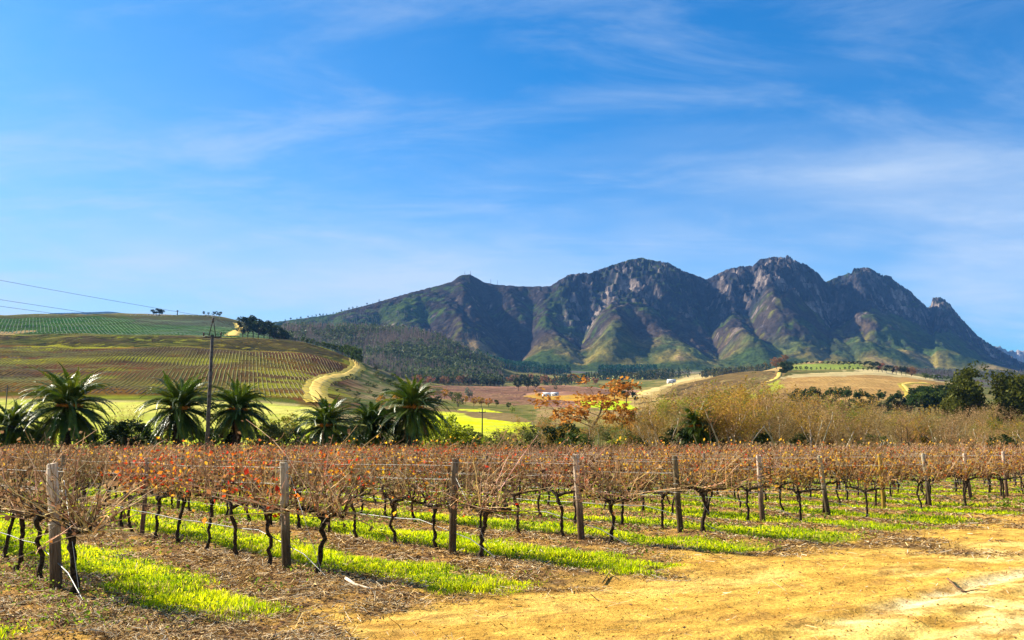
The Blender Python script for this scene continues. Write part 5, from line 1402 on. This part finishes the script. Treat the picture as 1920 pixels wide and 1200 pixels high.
# shrubs along the far edge of the vines
G = 'shrubs along the far edge of the vineyard'
SH = [(10, 'dark', 795), (40, 'dark', 800), (72, 'dark', 808), (170, 'olive', 812), (205, 'dark', 795), (225, 'dark', 788), (240, 'dark', 784), (258, 'dark', 790), (275, 'lime', 800), (300, 'olive', 815), (375, 'dark', 805), (395, 'dark', 800), (420, 'dark', 808),
      (470, 'olive', 812), (492, 'lime', 795), (512, 'olive', 790), (535, 'lime', 778), (552, 'dark', 800), (575, 'olive', 815), (640, 'dark', 800), (660, 'dark', 795), (725, 'dark', 790), (745, 'dark', 800), (800, 'lime', 800), (822, 'lime', 782), (842, 'lime', 778),
      (860, 'lime', 785), (876, 'lime', 800), (890, 'olive', 806), (910, 'lime', 812), (930, 'olive', 812), (955, 'lime', 800), (975, 'olive', 802), (1000, 'olive', 800), (1030, 'dark', 798), (1055, 'dark', 792), (1078, 'green', 805), (1100, 'olive', 815), (1130, 'olive', 800),
      (1160, 'lime', 812), (1185, 'olive', 808), (1215, 'lime', 812), (1262, 'dark', 800), (1345, 'dark', 790), (1365, 'dark', 800), (1440, 'dark', 808), (1500, 'olive', 808), (1560, 'dark', 812), (1640, 'olive', 812), (1720, 'dark', 812), (1800, 'olive', 812), (1880, 'dark', 812)]
colw = {'dark': 'dark green', 'olive': 'olive', 'lime': 'lime green'}
for i, (px, k_, pt) in enumerate(SH):
    Y = 90 + (i % 3) * 6 + (8 if k_ == 'lime' else 0)
    tree_Y(k_, px, Y, pt, f'{colw.get(k_, "green")} shrub behind the vines, {ORD(i + 1)} from the left along their far edge', cat='shrub', group=G, name='shrub', w=1.25)

# ------------------------------------------------------------------ palms
def frond_mesh(seed, rise, droop, L_=4.2, dry=False):
    rs = np.random.default_rng(seed); n = 14; s = np.linspace(0, 1, n)
    ang = rise - droop * s ** 1.3
    dx = np.cos(ang); dz = np.sin(ang)
    P = np.column_stack([np.concatenate([[0], np.cumsum((dx[1:] + dx[:-1]) / 2)]), np.zeros(n), np.concatenate([[0], np.cumsum((dz[1:] + dz[:-1]) / 2)])]) * L_ / (n - 1)
    mb = MB(); mb.tube(P, np.linspace(.05, .008, n), 4, cap=False)
    m = 56
    for side in (-1, 1):
        u = np.linspace(.10, 1, m) + rs.normal(0, .004, m); u = np.clip(u, 0, .999)
        i = (u * (n - 1)).astype(int); f = (u * (n - 1) - i)[:, None]; B = P[i] * (1 - f) + P[i + 1] * f
        T = P[i + 1] - P[i]; T /= np.linalg.norm(T, axis=1)[:, None]
        ll = .44 * np.sin(np.clip(u * 1.15 + .12, 0, 1) * math.pi) ** .6 + .10
        up = np.column_stack([-T[:, 2], np.zeros(m), T[:, 0]])
        D = T * .75 + np.array([0, side, 0]) * .75 + up * (.30 + rs.normal(0, .12, (m, 1)))
        D /= np.linalg.norm(D, axis=1)[:, None]
        tip = B + D * ll[:, None]; tip[:, 2] -= ll * .22
        w = np.cross(D, up); w /= np.linalg.norm(w, axis=1)[:, None]; w *= .034
        mid = B + D * (ll * .5)[:, None]
        V = np.stack([B - w * .6, mid - w, tip, mid + w, B + w * .6], 1).reshape(-1, 3)
        k = np.arange(m)[:, None] * 5
        mb.add(V, np.concatenate([k + [0, 1, 3], k + [0, 3, 4], k + [1, 2, 3]]))
    return mb.mesh('palm_frond', [M_palmdry if dry else M_palmleaf])
FR = {'up': [frond_mesh(i, R(80), R(64 + 14 * i)) for i in range(3)], 'mid': [frond_mesh(10 + i, R(60), R(86 + 12 * i)) for i in range(3)], 'out': [frond_mesh(20 + i, R(32), R(88 + 10 * i)) for i in range(2)],
      'low': [frond_mesh(30 + i, R(-5), R(68)) for i in range(2)], 'hang': [frond_mesh(40 + i, R(-42), R(36)) for i in range(2)], 'dry': [frond_mesh(50, R(-55), R(30), dry=True)]}
def palm(px, py, rpx, Y, label, fruit=True, n=1.0):
    x, _, z = at(px, py, Y); g = tz1(x, Y) if Y > 86 else 0.0
    R_ = rpx / F * Y; sc = R_ / 3.75
    hz = z - g
    sc *= 1.10
    root = obj('palm_tree', None, loc=(x, Y, g), rot=(0, 0, rng.uniform(0, 6.28)), label=label, cat='palm tree', group='date palms in line behind the vineyard')
    mb = MB(); k = 12; zz = np.linspace(-.3, hz + .2 * sc, k); rr = np.interp(np.linspace(0, 1, k), [0, .1, .7, .9, 1], [.55, .42, .40, .55, .40]) * sc
    mb.tube(np.column_stack([np.zeros(k), np.zeros(k), zz]), rr, 12, jit=.08)
    for i in range(60):                                 # old leaf bases
        a = i * 2.4; q = (i / 60) * (hz - .1) + .1; r0 = float(np.interp(q, zz, rr))
        mb.box((math.cos(a) * r0, math.sin(a) * r0, q), (.16 * sc, .16 * sc, .13 * sc), a)
    obj('trunk', mb.mesh('palm_trunk', [M_palmtrunk]), parent=root)
    ga = 2.399963
    plan = [('up', 13, 78), ('mid', 26, 58), ('out', 28, 30), ('low', 26, 0), ('hang', 28, -40), ('dry', 9, -60)]
    i = 0
    for kd, cnt_, _ in plan:
        for q in range(int(cnt_ * n)):
            v = FR[kd]; i += 1
            s_ = sc * rng.uniform(.86, 1.06) * (1.0 if kd != 'dry' else .8)
            obj('frond', v[rng.integers(0, len(v))], parent=root, loc=(math.cos(i * ga) * .22 * sc, math.sin(i * ga) * .22 * sc, hz + {'up': .25, 'mid': .2, 'out': .1, 'low': 0, 'hang': -.15, 'dry': -.3}[kd] * sc),
                rot=(rng.normal(0, .25), rng.normal(0, .10), i * ga + rng.normal(0, .12)), sc=s_)
    if fruit:
        for q in range(7):
            a = q * .9 + rng.uniform(-.3, .3); fb = MB(); m = 90; t = rng.random(m)
            C_ = np.column_stack([t * .8 + rng.normal(0, .09, m), rng.normal(0, .10, m), .35 * t - .35 * t ** 2 + rng.normal(0, .08, m)]) * sc
            A, B = leaf_axes(m, np.full(m, .055 * sc)); fb.quads(C_, A, B)
            fb.tube([[0, 0, 0], [.4 * sc, 0, .1 * sc], [.8 * sc, 0, 0]], .03 * sc, 4)
            obj('fruit_bunch', fb.mesh('fruit_bunch', [M_palmfruit]), parent=root, loc=(.2 * math.cos(a) * sc, .2 * math.sin(a) * sc, hz + .05 * sc), rot=(0, 0, a))
PL = [(22, 803, 62, 88, 'low palm cut by the left edge of the picture', False), (128, 764, 80, 88, 'widest palm, standing alone with its thick trunk in view', True), (336, 768, 72, 88, 'palm left of the power pole, its crown nearly touching the pole', True),
      (446, 770, 64, 89, 'palm right of the power pole', True), (612, 800, 62, 87, 'lowest palm on the left of the group of three', True), (695, 800, 58, 90, 'middle palm of the group of three, mostly in shade', False),
      (775, 766, 66, 88, 'tallest palm on the right of the group of three', True), (1306, 800, 46, 91, 'palm half hidden in the bare wood with orange fruit', True)]
for px, py, r, Y, lab, fr in PL: palm(px, py, r, Y, lab, fr)
palm(232, 818, 34, 92, 'young stemless palm low between two tall palms', False, .5)
palm(74, 822, 40, 91, 'small dark palm tucked below the widest palm', False, .5)

# ------------------------------------------------------------------ power line
px_, py_, Yp = 388.5, 0, 61.0
xp = px2s(388) * Yp
def pole(x, y, z0, h, r0, r1, label, full=True, lat=(1, 0)):
    root = obj('power_pole', None, loc=(x, y, z0), cat='power pole', label=label)
    mb = MB(); mb.tube([(0, 0, -.3), (0, 0, h * .5), (0, 0, h)], [r0, (r0 + r1) / 2, r1], 10); obj('shaft', mb.mesh('shaft', [M_conc]), parent=root)
    l = np.array([*lat, 0.0]); tips = []
    if full:
        zb = h - .15
        mb = MB(); mb.box((0, 0, zb), (1.26, .09, .10)); obj('crossarm', mb.mesh('crossarm', [M_steel]), parent=root)
        for s in (-1, 1):
            ib = MB(); ib.tube([(s * .60, 0, zb + .04), (s * .60, 0, zb + .12), (s * .60, 0, zb + .16), (s * .60, 0, zb + .22), (s * .60, 0, zb + .26), (s * .60, 0, zb + .33)], [.03, .035, .07, .04, .07, .035], 8)
            obj('insulator', ib.mesh('insulator', [M_ins]), parent=root); tips.append((x + s * .60, y, z0 + zb + .33))
            bb = MB(); bb.tube([(s * .24, 0, zb + .04), (s * .03, 0, zb + 1.12)], .035, 5); obj('brace', bb.mesh('brace', [M_steel]), parent=root)
        ib = MB(); ib.tube([(0, 0, zb + 1.02), (0, 0, zb + 1.12), (0, 0, zb + 1.2), (0, 0, zb + 1.28), (0, 0, zb + 1.36)], [.06, .07, .05, .07, .03], 8); obj('insulator', ib.mesh('insulator', [M_ins]), parent=root)
        tips.append((x, y, z0 + zb + 1.36))
    else:
        mb = MB(); mb.box((0, 0, h - .9), (1.5, .12, .14)); obj('crossarm', mb.mesh('crossarm', [M_steel]), parent=root)
        for s in (-1, 0, 1):
            ib = MB(); zz = h - .83 if s else h - .02; ib.tube([(s * .68, 0, zz), (s * .68, 0, zz + .35)], [.07, .05], 6); obj('insulator', ib.mesh('insulator', [M_ins]), parent=root)
        tips = [(x - .68, y, z0 + h - .5), (x + .68, y, z0 + h - .5), (x, y, z0 + h + .33)]
    return tips
ztop = EYE + Yp * float(py2t(632))
p1_ = pole(xp, Yp, 0, ztop + .15, .15, .105, 'tall slim concrete power pole with a triangular steel top, rising between two palms')
x2, Y2 = px2s(904) * 205, 205; z2 = tz1(x2, Y2); t2 = EYE + Y2 * float(py2t(766))
p2_ = pole(x2, Y2, z2, t2 - z2, .17, .12, 'distant power pole with a short crossarm in front of the bright field', False)
x3, Y3 = px2s(5) * 260, 260; z3 = tz1(x3, Y3)
pole(x3, Y3, z3, EYE + Y3 * float(py2t(723)) - z3, .17, .13, 'grey pole at the left edge in front of the hill', False)
def span(a, b, sag, r, label):
    a, b = np.array(a), np.array(b); t = np.linspace(0, 1, 40); P = a + np.outer(t, b - a); P[:, 2] -= sag * 4 * t * (1 - t)
    mb = MB(); mb.tube(P - a, r, 4, cap=False); obj('power_cable', mb.mesh('power_cable', [M_cable]), loc=a, cat='cable', group='overhead power cables', label=label)
# next pole of the line stands out of the frame to the left, nearer the camera
nx, ny = -47.0, 14.0
nt = [(nx + .6, ny, 10.4), (nx - .2, ny, 10.4), (nx, ny, 12.6)]
span(p1_[0], nt[1], .5, .009, 'lower left overhead cable running from the pole crossarm to the left edge'); span(p1_[1], nt[0], .25, .009, 'middle overhead cable running from the pole crossarm to the left edge'); span(p1_[2], nt[2], .5, .009, 'topmost overhead cable running from the pole tip to the left edge')
span(p1_[0], p2_[0], 3.0, .012, 'left faint cable dropping from the tall pole towards the distant pole'); span(p1_[1], p2_[1], 3.0, .012, 'right faint cable dropping from the tall pole towards the distant pole'); span(p1_[2], p2_[2], 3.0, .012, 'top faint cable dropping from the tall pole towards the distant pole')

# ------------------------------------------------------------------ the air
hz_ = bpy.data.materials.new('haze'); hz_.use_nodes = True
N, L = hz_.node_tree.nodes, hz_.node_tree.links; N.clear()
pv = N.new('ShaderNodeVolumePrincipled'); pv.inputs['Density'].default_value = HAZE; pv.inputs['Color'].default_value = (0.16, 0.42, 1.0, 1); pv.inputs['Anisotropy'].default_value = 0.0
o_ = N.new('ShaderNodeOutputMaterial'); L.new(pv.outputs[0], o_.inputs['Volume'])
mb = MB(); mb.box((2000, 4400, 850), (18000, 9400, 1704)); obj('haze', mb.mesh('haze', [hz_]), kind='stuff', cat='haze', label='thin blue haze over the far hills and mountain')
